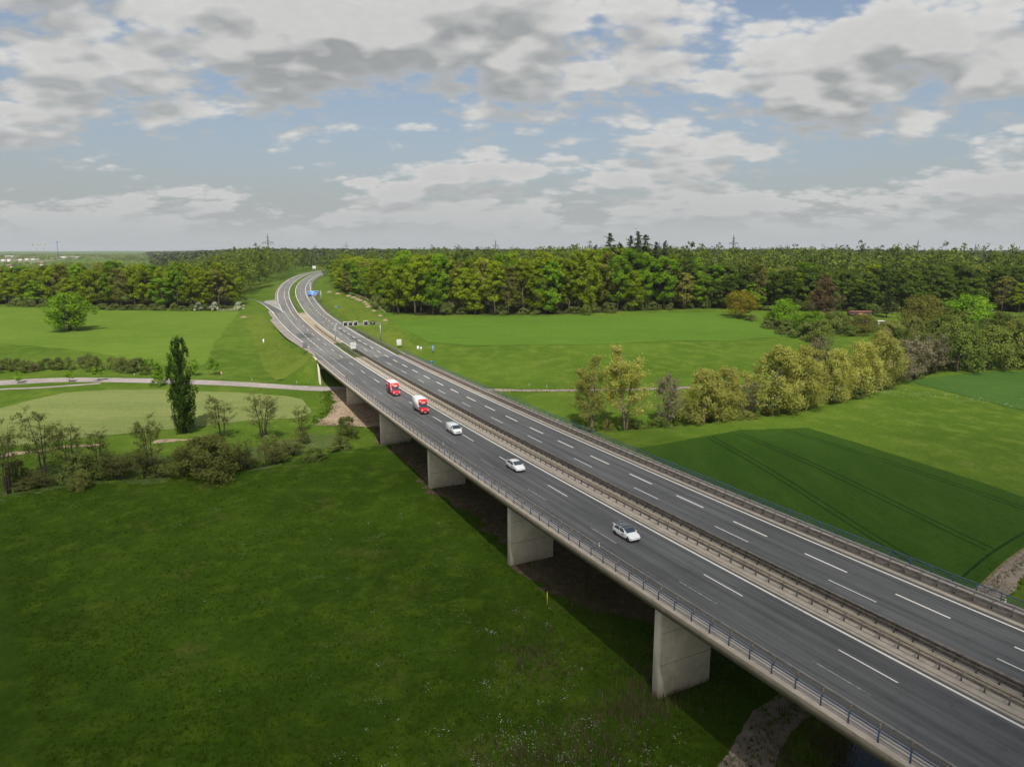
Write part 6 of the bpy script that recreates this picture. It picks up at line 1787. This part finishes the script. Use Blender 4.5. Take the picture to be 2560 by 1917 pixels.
def crane(u, y, h, jib, col, label):
    x = dirx(u) * y; t = tag(empty('tower_crane', (x, y, ground_z(x, y)[0])), label, 'crane', 'cranes over the far town')
    MB().box(-1.0, 1.0, -1.0, 1.0, 0, h).build('tower', col, t); MB().box(-jib * .3, jib, -.7, .7, h - 6, h - 4.6).build('jib', col, t)
    MB().box(-jib * .3, -jib * .3 + 4, -1.2, 1.2, h - 9, h - 6).build('counterweight', M['town_grey'], t); MB().box(.6, 2.6, -1, 1, h - 9, h - 6.2).build('cabin', col, t)
M['crane_b'] = mat_plain('blue_crane', (.10, .22, .40), .6, .4); M['crane_g'] = mat_plain('green_crane', (.30, .36, .30), .6, .4)
crane(164, 3000, 72, 12, M['crane_b'], 'blue tower crane over the far town'); crane(111, 3000, 62, 50, M['crane_g'], 'pale tower crane left of the blue one'); crane(129, 3100, 66, 30, M['crane_g'], 'thin tower crane between the other two')

# ------------------------------------------------------------------ meadow texture: tufts, flowers, reeds
def blades(name, n, region, hr, wr, per, mat, label, seed, dens=None, lean=.35):
    r = np.random.default_rng(seed); P = region(r, n)
    if dens is not None: P = P[r.uniform(0, 1, len(P)) < dens(P)]
    z = ground_z(P[:, 0], P[:, 1]); m = len(P); idx = np.repeat(np.arange(m), per); k = len(idx)
    a = r.uniform(0, 6.283, k); h = r.uniform(*hr, k); w = r.uniform(*wr, k); off = r.normal(0, .13, (k, 2))
    b = np.c_[P[idx] + off, z[idx] - .03]; d = np.c_[np.cos(a), np.sin(a), 0 * a]
    tip = b + np.c_[np.cos(a + 1.57) * h * lean * r.uniform(-1, 1, k), np.sin(a + 1.57) * h * lean * r.uniform(-1, 1, k), h]
    V = np.stack([b - d * w[:, None], b + d * w[:, None], tip], 1).reshape(-1, 3)
    tint = np.repeat(np.repeat(r.uniform(0, 1, m), per) * .7 + r.uniform(0, .3, k), 3)
    me = leaf_mesh(name, V, np.arange(len(V)).reshape(-1, 3), tint, mat, np.repeat(np.repeat(r.uniform(0, 1, m), per), 3))
    return tag(obj(name, me), label, 'grass', kind='stuff')
def near_meadow(r, n):
    y = 55 + 110 * r.uniform(0, 1, n) ** 1.35; x = r.uniform(-.76, .42, n) * y
    P = np.c_[x, y]; s, q = road_sq(x, y); return P[(q < -14) & ((x < 18) | (np.abs(x - 25) > 4.5))]
LEAF['blade'] = mat_leaf('meadow_blades', ((.026, .058, .003), (.044, .088, .004), (.088, .134, .010)), .3, rand=False)
LEAF['dry'] = mat_leaf('dry_stalks', ((.085, .080, .030), (.115, .100, .048), (.16, .14, .075)), .2, rand=False)
def patchy(P): return .35 + .65 * (np.sin(P[:, 0] / 5.1 + 1.2 * np.sin(P[:, 1] / 7.0)) * np.sin(P[:, 1] / 4.3) > -.2)
blades('grass', 46000, near_meadow, (.16, .42), (.035, .085), 4, LEAF['blade'], 'tufty grass of the near meadow', 21, patchy)
def reeds(r, n):
    c = np.array([(9, 69, 6, 3.5), (2, 66, 6, 2.5), (14, 74, 4, 2), (18, 78, 4, 3), (3, 84, 5, 4), (10, 60, 7, 3), (24, 88, 5, 4), (12, 100, 4, 5), (30, 64, 2.5, 3), (36, 70, 3, 2)]); k = r.integers(0, len(c), n)
    return np.c_[c[k, 0] + r.normal(0, 1, n) * c[k, 2] * .6, c[k, 1] + r.normal(0, 1, n) * c[k, 3] * .8]
blades('tall_grass', 3200, reeds, (.5, 1.25), (.02, .05), 4, LEAF['dry'], 'tall dry stalks around the nearest pier', 22, None, .25)
def under_deck(r, n):
    s = r.uniform(140, 300, n); q = r.uniform(-15.5, 6, n)
    return np.array([road(a, b)[:2] for a, b in zip(s, q)])
blades('rough_grass', 5200, under_deck, (.3, .8), (.03, .08), 4, LEAF['blade'], 'rough growth in the shade under the deck', 23)

def edges(r, n):
    P = []
    for line, half in ((tk, 2.4), (tk, .2), (rp, 1.7)):
        dl = np.r_[0, np.cumsum(np.linalg.norm(np.diff(line, axis=0), axis=1))]; s = r.uniform(0, dl[-1], n // 3); sg = np.where(r.uniform(0, 1, len(s)) < .5, -1, 1)
        T = np.gradient(line, axis=0); T /= np.linalg.norm(T, axis=1)[:, None]
        tx, ty = np.interp(s, dl, T[:, 0]), np.interp(s, dl, T[:, 1]); o = sg * half + r.normal(0, .45, len(s))
        P.append(np.c_[np.interp(s, dl, line[:, 0]) + ty * o, np.interp(s, dl, line[:, 1]) - tx * o])
    s = r.uniform(300, 350, n // 3); q = np.interp(s, [300, 308, 313, 325, 350], [-16, -26, -26, -20, -16]) + r.normal(0, 1.4, len(s)); P.append(np.array([road(a, b)[:2] for a, b in zip(s, q)]))
    return np.vstack(P)
blades('verge_grass', 3600, edges, (.2, .55), (.03, .08), 4, LEAF['blade'], 'ragged grass along the edges of tracks and dirt', 24)
M['petal'] = mat_plain('white_petals', (.50, .52, .44), .8, .2, var=.1, scale=1)
def flowers():
    r = np.random.default_rng(31); P = []
    heads = [(r.uniform(-.30, .12), 62 + 60 * r.uniform(0, 1) ** 1.5) for _ in range(150)] + [(r.uniform(-.02, .30), r.uniform(62, 72)) for _ in range(90)] + [(r.uniform(-.5, .05), r.uniform(66, 140)) for _ in range(40)]
    for f, y in heads:
        m = int(r.integers(2, 16)); sp = r.uniform(.15, 1.1); P.append(np.c_[f * y + r.normal(0, sp, m), y + r.normal(0, sp, m)])
    P = np.vstack(P); s, q = road_sq(P[:, 0], P[:, 1]); P = P[(q < -15.5)]; P = P[np.hypot(P[:, 0] - 26, P[:, 1] - 67.5) > 4.2]
    n = len(P); z = ground_z(P[:, 0], P[:, 1]) + r.uniform(.22, .5, n); sz = r.uniform(.02, .065, n)
    C = np.c_[P, z]; V, F = leaf_quads(C, unit(np.c_[r.normal(0, .35, n), r.normal(-.3, .35, n), np.ones(n)]), sz, r, 1.0)
    me = leaf_mesh('meadow_flowers', V, F, np.zeros(len(V)), M['petal'])
    tag(obj('meadow_flowers', me), 'white flower heads sprinkled over the near meadow', 'flowers', kind='stuff')
    # pale flowering strip at the right
    r = np.random.default_rng(32); n = 700; u = r.uniform(0, 1, n); c = np.c_[118 + 66 * u, 236 - 4 * u - 22 * u * u] + r.normal(0, 1, (n, 2)) * np.array([6, 3.6]); keep = r.uniform(0, 1, n) < .3 + .7 * (np.sin(c[:, 0] / 3.1) * np.sin(c[:, 1] / 2.3) > 0); c = c[keep]; n = len(c)
    C = np.c_[c, ground_z(c[:, 0], c[:, 1]) + r.uniform(.2, .4, n)]; V, F = leaf_quads(C, unit(np.c_[r.normal(0, .3, n), r.normal(-.4, .3, n), np.ones(n)]), r.uniform(.05, .12, n), r)
    tag(obj('meadow_flowers', leaf_mesh('meadow_flowers', V, F, np.zeros(len(V)), M['petal'])), 'pale drift of flowers beside the right-hand crop', 'flowers', kind='stuff')
flowers()

# ------------------------------------------------------------------ air
def haze(density):
    m = bpy.data.materials.new('valley_air'); m.use_nodes = True; nt = m.node_tree
    for n in list(nt.nodes): nt.nodes.remove(n)
    out = nt.nodes.new('ShaderNodeOutputMaterial'); v = nt.nodes.new('ShaderNodeVolumePrincipled')
    v.inputs['Color'].default_value = (.86, .91, .98, 1); v.inputs['Density'].default_value = density; v.inputs['Anisotropy'].default_value = .2
    nt.links.new(v.outputs[0], out.inputs['Volume'])
    o = MB().box(-15600, 15600, -15600, 15600, -12, 118).build('haze', m)
    return tag(o, 'thin blue-grey haze over the far land', 'haze', kind='stuff')
haze(0.5e-4)
